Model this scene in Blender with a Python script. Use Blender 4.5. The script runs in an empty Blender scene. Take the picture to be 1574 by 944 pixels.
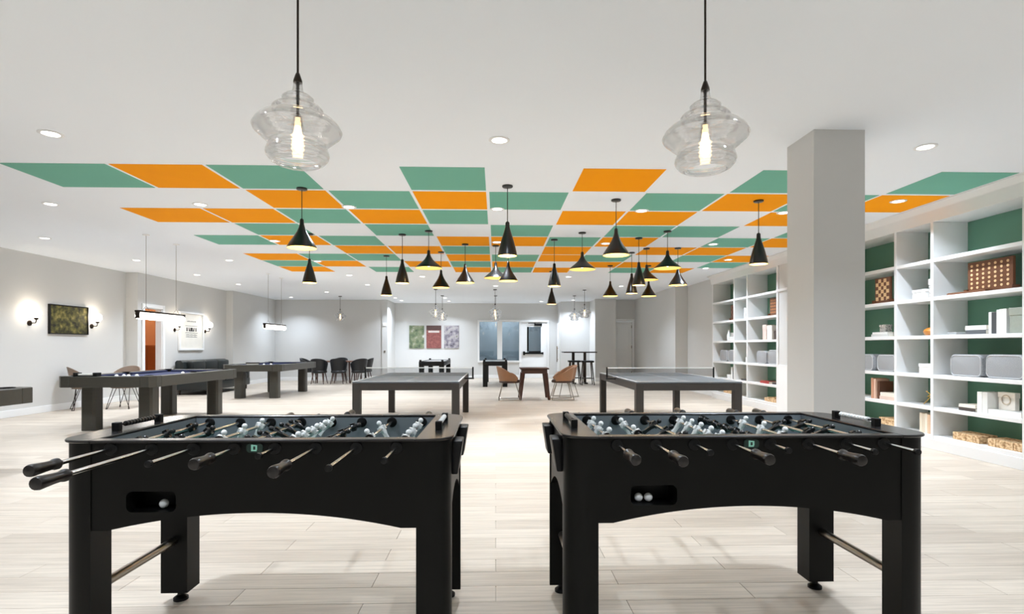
import bpy, bmesh, math, random
from mathutils import Vector, Matrix
PI = math.pi
scene = bpy.context.scene
col = scene.collection
rnd = random.Random(7)
ORD = 'first second third fourth fifth sixth seventh eighth ninth'.split()

# ------------------------------------------------------------------ camera, world, exposure
FPX, W, H = 840.0, 1574.0, 944.0
cam_d = bpy.data.cameras.new('camera')
cam = bpy.data.objects.new('camera', cam_d); col.objects.link(cam)
cam_d.sensor_fit = 'HORIZONTAL'; cam_d.sensor_width = 36.0
cam_d.lens = 36.0 * FPX / W
cam_d.shift_y = 61.0 / W
cam_d.clip_start = 0.05; cam_d.clip_end = 100
cam.location = (0, 0, 1.26)
cam.rotation_euler = (PI / 2, 0, -math.atan(25 / 840))
scene.camera = cam
w = bpy.data.worlds.new('world'); scene.world = w; w.use_nodes = True
w.node_tree.nodes['Background'].inputs[0].default_value = (0.8, 0.85, 0.9, 1)
w.node_tree.nodes['Background'].inputs[1].default_value = 0.3
vs = scene.view_settings
vs.view_transform = 'Standard'; vs.look = 'None'; vs.gamma = 1.0; vs.use_curve_mapping = False
vs.exposure = 0.42
DOWNLIGHT_W = 27.0        # recessed lamps
SHADE_W = 3.0            # black pendants
GLASS_GLOW = 5.0         # emission of the bulbs in the clear glass pendants
SCONCE_GLOW = 24.0       # emission of the sconce globes
TUBE_GLOW = 14.0         # emission of the tubes over the pool tables
try:
    scene.cycles.max_bounces = 10; scene.cycles.diffuse_bounces = 7
    scene.cycles.transparent_max_bounces = 24
    scene.cycles.caustics_reflective = False; scene.cycles.caustics_refractive = False
    scene.cycles.sample_clamp_indirect = 4.0
except Exception:
    pass
CEIL = 3.0

# ------------------------------------------------------------------ helpers
def lin(c):
    out = []
    for v in c:
        v /= 255.0
        out.append(v / 12.92 if v <= 0.04045 else ((v + 0.055) / 1.055) ** 2.4)
    return tuple(out) + (1.0,)

MATS = {}
def mat(name, rgb, rough=0.5, metal=0.0, vary=0.06, scale=6.0, stretch=(1, 1, 1), emit=0.0, emit_rgb=None, bump=0.0, coat=0.0, spec=0.5):
    if name in MATS: return MATS[name]
    m = bpy.data.materials.new(name); m.use_nodes = True
    nt = m.node_tree; b = nt.nodes['Principled BSDF']
    c = lin(rgb)
    b.inputs['Roughness'].default_value = rough; b.inputs['Metallic'].default_value = metal
    b.inputs['Specular IOR Level'].default_value = spec
    b.inputs['Coat Weight'].default_value = coat
    tc = nt.nodes.new('ShaderNodeTexCoord'); mp = nt.nodes.new('ShaderNodeMapping')
    mp.inputs['Scale'].default_value = stretch
    nz = nt.nodes.new('ShaderNodeTexNoise'); nz.inputs['Scale'].default_value = scale; nz.inputs['Detail'].default_value = 4
    mx = nt.nodes.new('ShaderNodeMix'); mx.data_type = 'RGBA'
    mx.inputs[6].default_value = tuple(max(0, v * (1 - vary)) for v in c[:3]) + (1,)
    mx.inputs[7].default_value = tuple(min(1, v * (1 + vary)) for v in c[:3]) + (1,)
    L = nt.links.new
    L(tc.outputs['Object'], mp.inputs['Vector']); L(mp.outputs[0], nz.inputs['Vector'])
    L(nz.outputs['Fac'], mx.inputs[0]); L(mx.outputs[2], b.inputs['Base Color'])
    if bump:
        bp = nt.nodes.new('ShaderNodeBump'); bp.inputs['Strength'].default_value = bump; bp.inputs['Distance'].default_value = 0.01
        L(nz.outputs['Fac'], bp.inputs['Height']); L(bp.outputs[0], b.inputs['Normal'])
    if emit:
        b.inputs['Emission Color'].default_value = lin(emit_rgb or rgb)
        b.inputs['Emission Strength'].default_value = emit
    MATS[name] = m
    return m

def ramp_mat(name, stops, scale, rough=0.6, kind='noise', stretch=(1, 1, 1), detail=5, coat=0.0):
    """multi-colour procedural print / mottled surface"""
    if name in MATS: return MATS[name]
    m = bpy.data.materials.new(name); m.use_nodes = True
    nt = m.node_tree; b = nt.nodes['Principled BSDF']; L = nt.links.new
    b.inputs['Roughness'].default_value = rough; b.inputs['Coat Weight'].default_value = coat
    tc = nt.nodes.new('ShaderNodeTexCoord'); mp = nt.nodes.new('ShaderNodeMapping'); mp.inputs['Scale'].default_value = stretch
    L(tc.outputs['Object'], mp.inputs['Vector'])
    if kind == 'noise':
        t = nt.nodes.new('ShaderNodeTexNoise'); t.inputs['Detail'].default_value = detail; o = t.outputs['Fac']
    else:
        t = nt.nodes.new('ShaderNodeTexVoronoi'); o = t.outputs['Distance']
    t.inputs['Scale'].default_value = scale
    L(mp.outputs[0], t.inputs['Vector'])
    r = nt.nodes.new('ShaderNodeValToRGB'); L(o, r.inputs[0])
    el = r.color_ramp.elements
    while len(el) < len(stops): el.new(0.5)
    for e, (p, c) in zip(el, stops):
        e.position = p; e.color = lin(c)
    L(r.outputs[0], b.inputs['Base Color'])
    MATS[name] = m
    return m

def thin_glass(name, tint=(255, 255, 255), refl=0.9, base=0.04):
    if name in MATS: return MATS[name]
    m = bpy.data.materials.new(name); m.use_nodes = True
    nt = m.node_tree; L = nt.links.new
    for n in list(nt.nodes): nt.nodes.remove(n)
    out = nt.nodes.new('ShaderNodeOutputMaterial'); tr = nt.nodes.new('ShaderNodeBsdfTransparent'); gl = nt.nodes.new('ShaderNodeBsdfGlossy')
    tr.inputs[0].default_value = lin(tint); gl.inputs['Roughness'].default_value = 0.03
    gl.inputs[0].default_value = (refl, refl, refl, 1)
    lw = nt.nodes.new('ShaderNodeLayerWeight'); lw.inputs['Blend'].default_value = 0.35
    ma = nt.nodes.new('ShaderNodeMath'); ma.operation = 'MULTIPLY_ADD'; ma.inputs[1].default_value = 0.75; ma.inputs[2].default_value = base
    ma.use_clamp = True
    mx = nt.nodes.new('ShaderNodeMixShader')
    L(lw.outputs['Facing'], ma.inputs[0]); L(ma.outputs[0], mx.inputs[0]); L(tr.outputs[0], mx.inputs[1]); L(gl.outputs[0], mx.inputs[2]); L(mx.outputs[0], out.inputs[0])
    MATS[name] = m
    return m

def emit_mat(name, rgb, strength):
    if name in MATS: return MATS[name]
    m = bpy.data.materials.new(name); m.use_nodes = True
    b = m.node_tree.nodes['Principled BSDF']
    b.inputs['Base Color'].default_value = lin(rgb); b.inputs['Emission Color'].default_value = lin(rgb)
    b.inputs['Emission Strength'].default_value = strength
    MATS[name] = m
    return m

class MB:
    def __init__(s): s.v = []; s.f = []
    def box(s, x0, x1, y0, y1, z0, z1):
        n = len(s.v)
        s.v += [(x0, y0, z0), (x1, y0, z0), (x1, y1, z0), (x0, y1, z0), (x0, y0, z1), (x1, y0, z1), (x1, y1, z1), (x0, y1, z1)]
        for q in ((0, 3, 2, 1), (4, 5, 6, 7), (0, 1, 5, 4), (1, 2, 6, 5), (2, 3, 7, 6), (3, 0, 4, 7)): s.f.append(tuple(n + i for i in q))
        return s
    def cyl(s, p0, p1, r0, r1=None, seg=14, caps=True):
        r1 = r0 if r1 is None else r1
        p0 = Vector(p0); p1 = Vector(p1); d = (p1 - p0).normalized()
        a = Vector((0, 0, 1)) if abs(d.z) < 0.9 else Vector((1, 0, 0))
        u = d.cross(a).normalized(); t = d.cross(u)
        n = len(s.v)
        for p, r in ((p0, r0), (p1, r1)):
            for i in range(seg):
                an = 2 * PI * i / seg
                s.v.append(tuple(p + u * (r * math.cos(an)) + t * (r * math.sin(an))))
        for i in range(seg):
            j = (i + 1) % seg
            s.f.append((n + i, n + j, n + seg + j, n + seg + i))
        if caps:
            s.f.append(tuple(n + i for i in reversed(range(seg)))); s.f.append(tuple(n + seg + i for i in range(seg)))
        return s
    def lathe(s, prof, seg=24, c=(0, 0, 0), caps=True):
        n = len(s.v)
        for r, z in prof:
            for i in range(seg):
                an = 2 * PI * i / seg
                s.v.append((c[0] + r * math.cos(an), c[1] + r * math.sin(an), c[2] + z))
        for k in range(len(prof) - 1):
            for i in range(seg):
                j = (i + 1) % seg
                s.f.append((n + k * seg + i, n + k * seg + j, n + (k + 1) * seg + j, n + (k + 1) * seg + i))
        if caps:
            s.f.append(tuple(n + i for i in reversed(range(seg)))); m = n + (len(prof) - 1) * seg
            s.f.append(tuple(m + i for i in range(seg)))
        return s
    def sphere(s, c, r, seg=14, rings=8, sc=(1, 1, 1)):
        prof = []
        n = len(s.v)
        for k in range(rings + 1):
            a = -PI / 2 + PI * k / rings
            prof.append((max(1e-4, r * math.cos(a)), r * math.sin(a)))
        m = MB(); m.lathe(prof, seg)
        s.v += [(c[0] + x * sc[0], c[1] + y * sc[1], c[2] + z * sc[2]) for x, y, z in m.v]
        s.f += [tuple(n + i for i in q) for q in m.f]
        return s
    def prism(s, poly, axis, a0, a1):
        n = len(s.v); k = len(poly)
        for a in (a0, a1):
            for p, q in poly:
                s.v.append({'x': (a, p, q), 'y': (p, a, q), 'z': (p, q, a)}[axis])
        s.f.append(tuple(n + i for i in reversed(range(k)))); s.f.append(tuple(n + k + i for i in range(k)))
        for i in range(k):
            j = (i + 1) % k
            s.f.append((n + i, n + j, n + k + j, n + k + i))
        return s
    def tube(s, pts, r, seg=8):
        for a, b in zip(pts[:-1], pts[1:]): s.cyl(a, b, r, seg=seg)
        for p in pts[1:-1]: s.sphere(p, r, 8, 5)
        return s
    def grid(s, fn, nu, nv, closed=False):
        n = len(s.v)
        for i in range(nu + 1):
            for j in range(nv + 1): s.v.append(tuple(fn(i / nu, j / nv)))
        for i in range(nu):
            for j in range(nv):
                a = n + i * (nv + 1) + j
                s.f.append((a, a + nv + 1, a + nv + 2, a + 1))
        return s
    def mesh(s, name, m, bevel=0.0, bseg=2, smooth=35, weld=False):
        me = bpy.data.meshes.new(name)
        bm = bmesh.new()
        vs_ = [bm.verts.new(p) for p in s.v]
        for q in s.f:
            try: bm.faces.new([vs_[i] for i in q])
            except ValueError: pass
        if weld: bmesh.ops.remove_doubles(bm, verts=bm.verts, dist=1e-5)
        bmesh.ops.recalc_face_normals(bm, faces=bm.faces)
        if bevel:
            es = [e for e in bm.edges if len(e.link_faces) == 2 and e.calc_face_angle(0) > 0.6]
            bmesh.ops.bevel(bm, geom=es, offset=bevel, segments=bseg, affect='EDGES', profile=0.5)
        bm.to_mesh(me); bm.free()
        me.materials.append(m)
        if smooth:
            for p in me.polygons: p.use_smooth = True
            me.set_sharp_from_angle(angle=math.radians(smooth))
        return me
    def build(s, name, m, parent=None, loc=(0, 0, 0), rotz=0.0, **k):
        return link(name, s.mesh(name, m, **k), parent, loc, rotz)

def link(name, me, parent=None, loc=(0, 0, 0), rotz=0.0):
    o = bpy.data.objects.new(name, me); col.objects.link(o)
    o.parent = parent; o.location = loc; o.rotation_euler = (0, 0, rotz)
    return o
def tag(o, label, cat, group=None):
    o['label'] = label; o['category'] = cat
    if group: o['group'] = group
    return o
def thing(name, label, cat, loc=(0, 0, 0), rotz=0.0, group=None):
    o = bpy.data.objects.new(name, None); col.objects.link(o)
    o.empty_display_size = 0.1
    o.location = loc; o.rotation_euler = (0, 0, rotz)
    return tag(o, label, cat, group)
def struct(o):
    o['kind'] = 'structure'; return o
def copy_tree(o, parent=None):
    c = o.copy(); col.objects.link(c); c.parent = parent
    for ch in list(o.children): copy_tree(ch, c)
    return c
def dup(root, loc, label, rotz=None):
    c = copy_tree(root); c.location = loc; c['label'] = label
    if rotz is not None: c.rotation_euler = (0, 0, rotz)
    return c
def lamp(name, kind, parent, loc, watts, rgb, radius=0.05, spread=None):
    d = bpy.data.lights.new(name, kind); d.energy = watts; d.color = lin(rgb)[:3]
    if kind == 'AREA':
        d.shape = 'DISK'; d.size = radius * 2
        if spread: d.spread = spread
    else: d.shadow_soft_size = radius
    o = bpy.data.objects.new(name, d); col.objects.link(o); o.parent = parent; o.location = loc
    return o
def rounded_rect(x0, x1, y0, y1, r, n=6):
    pts = []
    for cx, cy, a0 in ((x1 - r, y1 - r, 0), (x0 + r, y1 - r, 90), (x0 + r, y0 + r, 180), (x1 - r, y0 + r, 270)):
        for i in range(n + 1):
            a = math.radians(a0 + 90 * i / n); pts.append((cx + r * math.cos(a), cy + r * math.sin(a)))
    return pts

# ------------------------------------------------------------------ materials
WALL = mat('wall_paint', (208, 208, 206), 0.75, vary=0.012, scale=2)
CEILM = mat('ceiling_paint', (241, 247, 254), 0.8, vary=0.01, scale=1)
TRIM = mat('white_trim', (236, 237, 237), 0.4, vary=0.01)
TEAL = mat('teal_paint', (118, 180, 160), 0.8, vary=0.03, scale=3, spec=0.1)
ORANGE = mat('orange_paint', (250, 160, 4), 0.8, vary=0.03, scale=3, spec=0.1)
SHELFW = mat('shelf_white', (226, 226, 225), 0.45, vary=0.01)
GREEN = mat('green_back_paint', (88, 132, 110), 0.6, vary=0.03)
BLACK = mat('black_laminate', (11, 11, 9), 0.45, vary=0.1, scale=3, spec=0.16)
BLACKTOP = mat('black_rail_laminate', (26, 24, 24), 0.22, vary=0.1, scale=4)
RUBBER = mat('black_rubber', (9, 9, 9), 0.45, spec=0.25)
CHROME = mat('chrome', (205, 205, 203), 0.18, 1.0, vary=0.02)
STEEL = mat('brushed_steel', (150, 142, 132), 0.3, 1.0, vary=0.05)
INNER = mat('grey_inner_wall', (118, 125, 130), 0.35)
FIELD = mat('playfield_green', (40, 84, 76), 0.3)
WHITEP = mat('white_plastic', (236, 238, 236), 0.25, vary=0.02)
BLACKP = mat('black_plastic', (16, 16, 16), 0.3)
WOODGREY = mat('grey_oak', (56, 54, 47), 0.45, vary=0.16, scale=5, stretch=(1, 1, 9))
WOODGREYH = mat('grey_oak_rail', (58, 56, 49), 0.4, vary=0.16, scale=5, stretch=(1, 6, 14))
NAVY = mat('navy_cloth', (32, 40, 78), 0.85, vary=0.08, scale=40)
PPTOP = mat('slate_table_top', (84, 90, 94), 0.32, vary=0.04, scale=3)
PPWOOD = mat('dark_brown_oak', (40, 35, 31), 0.45, vary=0.16, scale=5, stretch=(1, 1, 9))
SHADE = mat('shade_black', (13, 12, 11), 0.28)
GOLD = mat('shade_gold_lining', (248, 218, 138), 0.4, vary=0.03)
BRONZE = mat('dark_bronze', (52, 44, 38), 0.35, 0.8)
TAN = mat('tan_leather', (150, 112, 84), 0.5, vary=0.08, scale=12, bump=0.05)
BROWNPAD = mat('brown_leather_pad', (66, 44, 36), 0.5, vary=0.1)
DARKWOOD = mat('espresso_wood', (74, 46, 36), 0.4, vary=0.15, scale=5, stretch=(1, 1, 8))
SOFAM = mat('dark_green_leather', (20, 27, 27), 0.42, vary=0.1, scale=8)
NAVYCH = mat('navy_leather', (16, 18, 23), 0.45, vary=0.1, scale=8)
GREYFELT = ramp_mat('grey_felt', [(0.3, (120, 122, 124)), (0.7, (176, 178, 180))], 160, 0.9)
BRASS = mat('brass', (200, 160, 80), 0.3, 1.0)
GLASS = bpy.data.materials.new('clear_glass'); GLASS.use_nodes = True
_n = GLASS.node_tree; _n.nodes.clear()
_o = _n.nodes.new('ShaderNodeOutputMaterial'); _t = _n.nodes.new('ShaderNodeBsdfTransparent'); _g = _n.nodes.new('ShaderNodeBsdfGlass'); _m = _n.nodes.new('ShaderNodeMixShader')
_g.inputs['IOR'].default_value = 1.46; _g.inputs['Roughness'].default_value = 0.0; _m.inputs[0].default_value = 0.45
_n.links.new(_t.outputs[0], _m.inputs[1]); _n.links.new(_g.outputs[0], _m.inputs[2]); _n.links.new(_m.outputs[0], _o.inputs[0])
PANE = thin_glass('window_glass', (214, 224, 230), 0.9, 0.10)

# floor planks: one material in world space for the boards and for the floor beyond them
PW, PL = 0.18, 1.3
def floor_mat():
    m = bpy.data.materials.new('pale_oak_planks'); m.use_nodes = True
    nt = m.node_tree; b = nt.nodes['Principled BSDF']; L = nt.links.new
    g = nt.nodes.new('ShaderNodeNewGeometry')
    br = nt.nodes.new('ShaderNodeTexBrick'); br.offset = 0.5; br.offset_frequency = 2
    br.inputs['Scale'].default_value = 1.0; br.inputs['Brick Width'].default_value = PL; br.inputs['Row Height'].default_value = PW
    br.inputs['Mortar Size'].default_value = 0.0012; br.inputs['Bias'].default_value = 0.0
    br.inputs['Color1'].default_value = lin((210, 198, 182)); br.inputs['Color2'].default_value = lin((193, 180, 164)); br.inputs['Mortar'].default_value = lin((182, 170, 156))
    L(g.outputs['Position'], br.inputs['Vector'])
    mp = nt.nodes.new('ShaderNodeMapping'); mp.inputs['Scale'].default_value = (1.1, 26, 1)
    nz = nt.nodes.new('ShaderNodeTexNoise'); nz.inputs['Scale'].default_value = 1.6; nz.inputs['Detail'].default_value = 6; nz.inputs['Roughness'].default_value = 0.65
    L(g.outputs['Position'], mp.inputs['Vector']); L(mp.outputs[0], nz.inputs['Vector'])
    r = nt.nodes.new('ShaderNodeValToRGB'); r.color_ramp.elements[0].position = 0.3; r.color_ramp.elements[0].color = (0.72, 0.71, 0.70, 1)
    r.color_ramp.elements[1].position = 0.7; r.color_ramp.elements[1].color = (1.06, 1.06, 1.06, 1)
    L(nz.outputs['Fac'], r.inputs[0])
    mx = nt.nodes.new('ShaderNodeMix'); mx.data_type = 'RGBA'; mx.blend_type = 'MULTIPLY'; mx.inputs[0].default_value = 1.0
    L(br.outputs['Color'], mx.inputs[6]); L(r.outputs[0], mx.inputs[7]); L(mx.outputs[2], b.inputs['Base Color'])
    b.inputs['Roughness'].default_value = 0.42; b.inputs['Specular IOR Level'].default_value = 0.35
    return m
FLOORM = floor_mat()

# ------------------------------------------------------------------ the room
XL, XR, YB, YF = -8.65, 5.84, -4.0, 22.0
PY0, PY1 = 0.9, 5.04          # strip laid with separate boards (23 rows)
m = MB()
m.box(XL - 0.3, XR + 0.3, YB - 0.3, PY0, -0.1, 0); m.box(XL - 0.3, XR + 0.3, PY0, PY1, -0.1, -0.01); m.box(XL - 0.3, XR + 0.3, PY1, YF + 0.3, -0.1, 0)
floor = struct(m.build('floor', FLOORM, smooth=0))
full = MB().box(0.001, PL - 0.001, 0.001, PW - 0.001, -0.0095, 0).mesh('plank', FLOORM, bevel=0.0012, bseg=1, smooth=0)
for r in range(round(PY0 / PW), round(PY1 / PW)):
    off = PL * 0.5 if r % 2 == 0 else 0.0
    far = (r + 1) * PW
    lo, hi = max(XL, -far * 1.05 - 0.7), min(5.3, far * 1.0 + 0.7)
    k = math.floor((lo + off) / PL)
    while k * PL - off < hi:
        link('plank', full, floor, (k * PL - off, r * PW, 0)); k += 1
    # the boards beyond the field of boards stay joined per side
    x_lo = math.floor((lo + off) / PL) * PL - off; x_hi = k * PL - off
    for a, b_ in ((XL, x_lo), (x_hi, XR)):
        if b_ - a > 0.01:
            o = MB().box(a, b_, r * PW + 0.001, (r + 1) * PW - 0.001, -0.0095, 0).build('plank_row', FLOORM, floor, smooth=0); o['kind'] = 'stuff'

ceil = struct(MB().box(XL - 0.3, XR + 0.3, YB - 0.3, YF + 0.3, CEIL, CEIL + 0.15).build('ceiling', CEILM, smooth=0))
GX = [-4.72, -3.70, -2.79, -1.88, -0.95, -0.09, 0.84, 1.69, 2.62, 3.55, 4.42, 5.25]
GY = [5.28 + 0.836 * i for i in range(10)]
GRID = ['TWOWTWOTO', 'OWOTOWTOW', 'TOTWTOTWT', 'WTOTWOWOW', 'TOTWOTOTO', 'WTWTOWTOT', 'OWOWTOOWO', 'WTOTOWTOW', 'TOWTWOWOT', 'WTOWTOTWO', 'TOWTOWOTW']
for c, rows in enumerate(GRID):
    for r, ch in enumerate(rows):
        if ch == 'W': continue
        g, h = 0.018, 0.030
        o = MB().box(GX[c] + g, GX[c + 1] - g, GY[r] + h, GY[r + 1] - h, CEIL - 0.003, CEIL).build('ceiling_panel', TEAL if ch == 'T' else ORANGE, ceil, smooth=0)
        o['label'] = 'teal ceiling panel' if ch == 'T' else 'orange ceiling panel'

def wall(name, *boxes, m=WALL):
    b = MB()
    for q in boxes: b.box(*q)
    return struct(b.build(name, m, smooth=0))
DY0, DY1, DZ = 13.28, 13.98, 2.2      # doorway in the sconce wall
wall('wall_left', (XL - 0.2, XL, YB, 13.05, 0, CEIL), (-8.86, -8.38, 13.05, 13.12, 0, CEIL), (-8.52, -8.38, 13.12, DY0, 0, CEIL), (-8.52, -8.38, DY0, DY1, DZ, CEIL),
     (-8.52, -8.38, DY1, 17.25, 0, CEIL), (XL - 0.2, -8.17, 17.25, 20.5, 0, CEIL))
wall('wall_back_lounge', (-8.4, -4.22, 20.5, 20.7, 0, CEIL), (-4.22, -4.02, 20.42, 22.0, 0, CEIL))
EX0, EX1, EZ = 1.02, 2.07, 2.25       # exit door opening
WX0, WX1, WZ0, WZ1 = -0.65, 0.94, 0.70, 2.26
wall('wall_back', (-4.3, WX0, 21.95, 22.15, 0, CEIL), (WX0, WX1, 21.95, 22.15, 0, WZ0), (WX0, WX1, 21.95, 22.15, WZ1, CEIL), (WX1, EX0, 21.95, 22.15, 0, CEIL),
     (EX0, EX1, 21.95, 22.15, EZ, CEIL), (EX1, 2.6, 21.95, 22.15, 0, CEIL))
wall('wall_back_alcove', (2.5, 3.75, 21.0, 21.2, 0, CEIL), (2.5, 2.6, 21.2, 22.0, 0, CEIL))
wall('wall_back_door', (3.62, 4.38, 19.8, 20.2, 0, CEIL), (3.62, 3.75, 20.2, 21.2, 0, CEIL), (4.38, 4.44, 20.15, 20.35, 0, CEIL), (5.08, 5.25, 20.15, 20.35, 0, CEIL), (4.44, 5.08, 20.15, 20.35, 2.2, CEIL))
wall('wall_right', (XR, XR + 0.2, YB, 13.4, 0, CEIL), (5.52, XR + 0.2, 13.4, 15.56, 0, CEIL), (5.16, XR + 0.2, 15.56, 20.35, 0, CEIL), (5.36, XR, YB, 4.70, 0, CEIL), (5.36, XR, 8.46, 10.2, 0, CEIL))
wall('wall_behind', (XL - 0.2, XR + 0.2, YB - 0.2, YB, 0, CEIL))
wall('wall_pillar', (2.545, 2.962, 4.30, 4.70, 0, CEIL))
# room behind the window and the exit door
wall('wall_corridor', (-1.6, 2.9, 24.4, 24.5, 0, CEIL), (-1.6, -1.5, 22.15, 24.4, 0, CEIL), (2.8, 2.9, 22.15, 24.4, 0, CEIL), m=mat('corridor_paint', (176, 184, 190), 0.7))
m = MB().box(-1.6, 2.9, 22.3, 24.4, -0.1, 0); struct(m.build('floor_corridor', mat('corridor_floor', (150, 150, 150), 0.5), smooth=0))
m = MB().box(-1.6, 2.9, 22.3, 24.5, CEIL, CEIL + 0.1); struct(m.build('ceiling_corridor', CEILM, smooth=0))
# small room behind the doorway in the sconce wall
wall('wall_side_room', (-10.6, -10.5, 12.6, 15.2, 0, CEIL), (-10.5, -8.86, 12.6, 12.7, 0, CEIL), (-10.5, -8.52, 15.1, 15.2, 0, CEIL), m=mat('warm_wall', (224, 176, 136), 0.7))
struct(MB().box(-10.6, XL - 0.3, 12.6, 15.2, -0.1, 0).build('floor_side_room', FLOORM, smooth=0))
struct(MB().box(-10.6, XL - 0.3, 12.6, 15.2, CEIL, CEIL + 0.1).build('ceiling_side_room', CEILM, smooth=0))

def board(name, *boxes, bev=0.004):
    b = MB()
    for q in boxes: b.box(*q)
    return struct(b.build(name, TRIM, bevel=bev, bseg=1, smooth=0))
bh, bt = 0.13, 0.016
board('baseboard_left', (XL, XL + bt, YB, 13.05, 0, bh), (XL + bt, -8.38 + bt, 13.05 - bt, 13.05, 0, bh), (-8.38, -8.38 + bt, DY1 + 0.07, 17.25, 0, bh), (-8.17, -8.17 + bt, 17.25, 20.5, 0, bh))
board('baseboard_back', (-8.17, -4.22, 20.5 - bt, 20.5, 0, bh), (-4.02, 0.96, 21.95 - bt, 21.95, 0, bh), (2.15, 2.5, 21.95 - bt, 21.95, 0, bh), (2.6, 3.62, 21.0 - bt, 21.0, 0, bh), (3.62, 4.38, 19.8 - bt, 19.8, 0, bh))
board('baseboard_right', (5.52 - bt, 5.52, 13.4, 15.56, 0, bh), (5.16 - bt, 5.16, 15.56 - bt, 20.15, 0, bh), (5.16, 5.52, 15.56 - bt, 15.56, 0, bh))
board('baseboard_pillar', (2.545 - bt, 2.962 + bt, 4.30 - bt, 4.30, 0, bh), (2.545 - bt, 2.545, 4.30, 4.70, 0, bh), (2.962, 2.962 + bt, 4.30, 4.70, 0, bh))
# crown over the bookcase wall
m = MB().prism([(5.36, 2.80), (5.36, CEIL), (5.25, CEIL), (5.25, 2.985), (5.275, 2.975), (5.33, 2.93), (5.335, 2.92)], 'y', YB, 13.45)
struct(m.build('trim_1', SHELFW, smooth=0))
# door casings and doors
board('trim_2', (-8.38, -8.35, DY0 - 0.09, DY0, 0, DZ + 0.09), (-8.38, -8.35, DY1, DY1 + 0.09, 0, DZ + 0.09), (-8.38, -8.35, DY0, DY1, DZ, DZ + 0.09), (-8.53, -8.38, DY0, DY0 + 0.02, 0, DZ), (-8.53, -8.38, DY1 - 0.02, DY1, 0, DZ), (-8.53, -8.38, DY0 + 0.02, DY1 - 0.02, DZ - 0.02, DZ))
d = struct(MB().box(-9.2, -8.55, 13.33, 13.37, 0.01, 2.16).build('door_1', TRIM, bevel=0.003, bseg=1, smooth=0))
MB().cyl((-9.13, 13.37, 1.0), (-9.13, 13.43, 1.0), 0.014).cyl((-9.13, 13.42, 1.0), (-9.00, 13.42, 1.0), 0.011).build('door_handle', STEEL, d)
t = thing('wooden_wardrobe', 'orange brown wooden cupboard seen through the doorway in the sconce wall', 'cupboard', (-9.16, 14.86, 0), -PI / 2)
OR = mat('orange_wood', (150, 84, 38), 0.4, vary=0.2, scale=4, stretch=(1, 1, 6))
MB().box(-0.2, 0.2, -0.3, 0.3, 0.0, 1.3).build('body', OR, t, bevel=0.006, bseg=1)
for k in (-0.148, 0.148): MB().box(0.2, 0.215, k - 0.144, k + 0.144, 0.03, 1.27).build('door', OR, t, bevel=0.004, bseg=1)
# window pair in the back wall
b = MB()
fw = 0.07
b.box(WX0 - fw, WX1 + fw, 21.90, 21.95, WZ1, WZ1 + fw).box(WX0 - fw, WX1 + fw, 21.90, 21.95, WZ0 - fw, WZ0).box(WX0 - fw, WX0, 21.90, 21.95, WZ0, WZ1).box(WX1, WX1 + fw, 21.90, 21.95, WZ0, WZ1)
wn = struct(b.build('window_1', TRIM, bevel=0.004, bseg=1, smooth=0))
MB().box(0.06, 0.26, 21.92, 22.1, WZ0, WZ1).build('mullion', TRIM, wn, smooth=0)
MB().box(WX0, 0.06, 22.02, 22.03, WZ0, WZ1).build('pane', PANE, wn, smooth=0)
MB().box(0.26, WX1, 22.02, 22.03, WZ0, WZ1).build('pane', PANE, wn, smooth=0)
# exit door with glass lite and panic bar
ex = struct(MB().box(EX0, EX1, 22.0, 22.05, 0.0, 1.02).box(EX0, EX1, 22.0, 22.05, 2.06, EZ).box(EX0, 1.26, 22.0, 22.05, 1.02, 2.06).box(1.82, EX1, 22.0, 22.05, 1.02, 2.06).build('door_2', TRIM, smooth=0))
MB().box(1.26, 1.82, 22.02, 22.03, 1.02, 2.06).build('pane', PANE, ex, smooth=0)
MB().box(1.26, 1.33, 21.99, 22.0, 1.08, 2.06).box(1.33, 1.82, 21.985, 22.0, 1.02, 1.08).build('glazing_bead', RUBBER, ex, smooth=0)
MB().box(1.12, 1.90, 21.93, 21.97, 0.96, 1.03).box(1.10, 1.18, 21.92, 22.0, 0.92, 1.07).box(1.86, 1.92, 21.95, 22.0, 0.95, 1.04).build('panic_bar', RUBBER, ex, bevel=0.006)
MB().box(1.55, 1.86, 21.93, 22.0, 2.10, 2.19).cyl((1.6, 21.93, 2.2), (1.3, 21.9, 2.2), 0.018).build('door_closer', RUBBER, ex, bevel=0.004)
board('trim_3', (EX0 - 0.08, EX0, 21.92, 21.95, 0, EZ + 0.08), (EX1, EX1 + 0.08, 21.92, 21.95, 0, EZ + 0.08), (EX0, EX1, 21.92, 21.95, EZ, EZ + 0.08))
# tall pull bar on the edge by the alcove
d = struct(MB().box(2.455, 2.5, 21.2, 21.94, 0.0, 2.2).build('door_4', TRIM, bevel=0.004, bseg=1, smooth=0))
MB().cyl((2.41, 21.45, 0.66), (2.41, 21.45, 1.28), 0.02).cyl((2.41, 21.45, 0.75), (2.46, 21.45, 0.75), 0.012).cyl((2.41, 21.45, 1.2), (2.46, 21.45, 1.2), 0.012).build('door_handle', STEEL, d)
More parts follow.
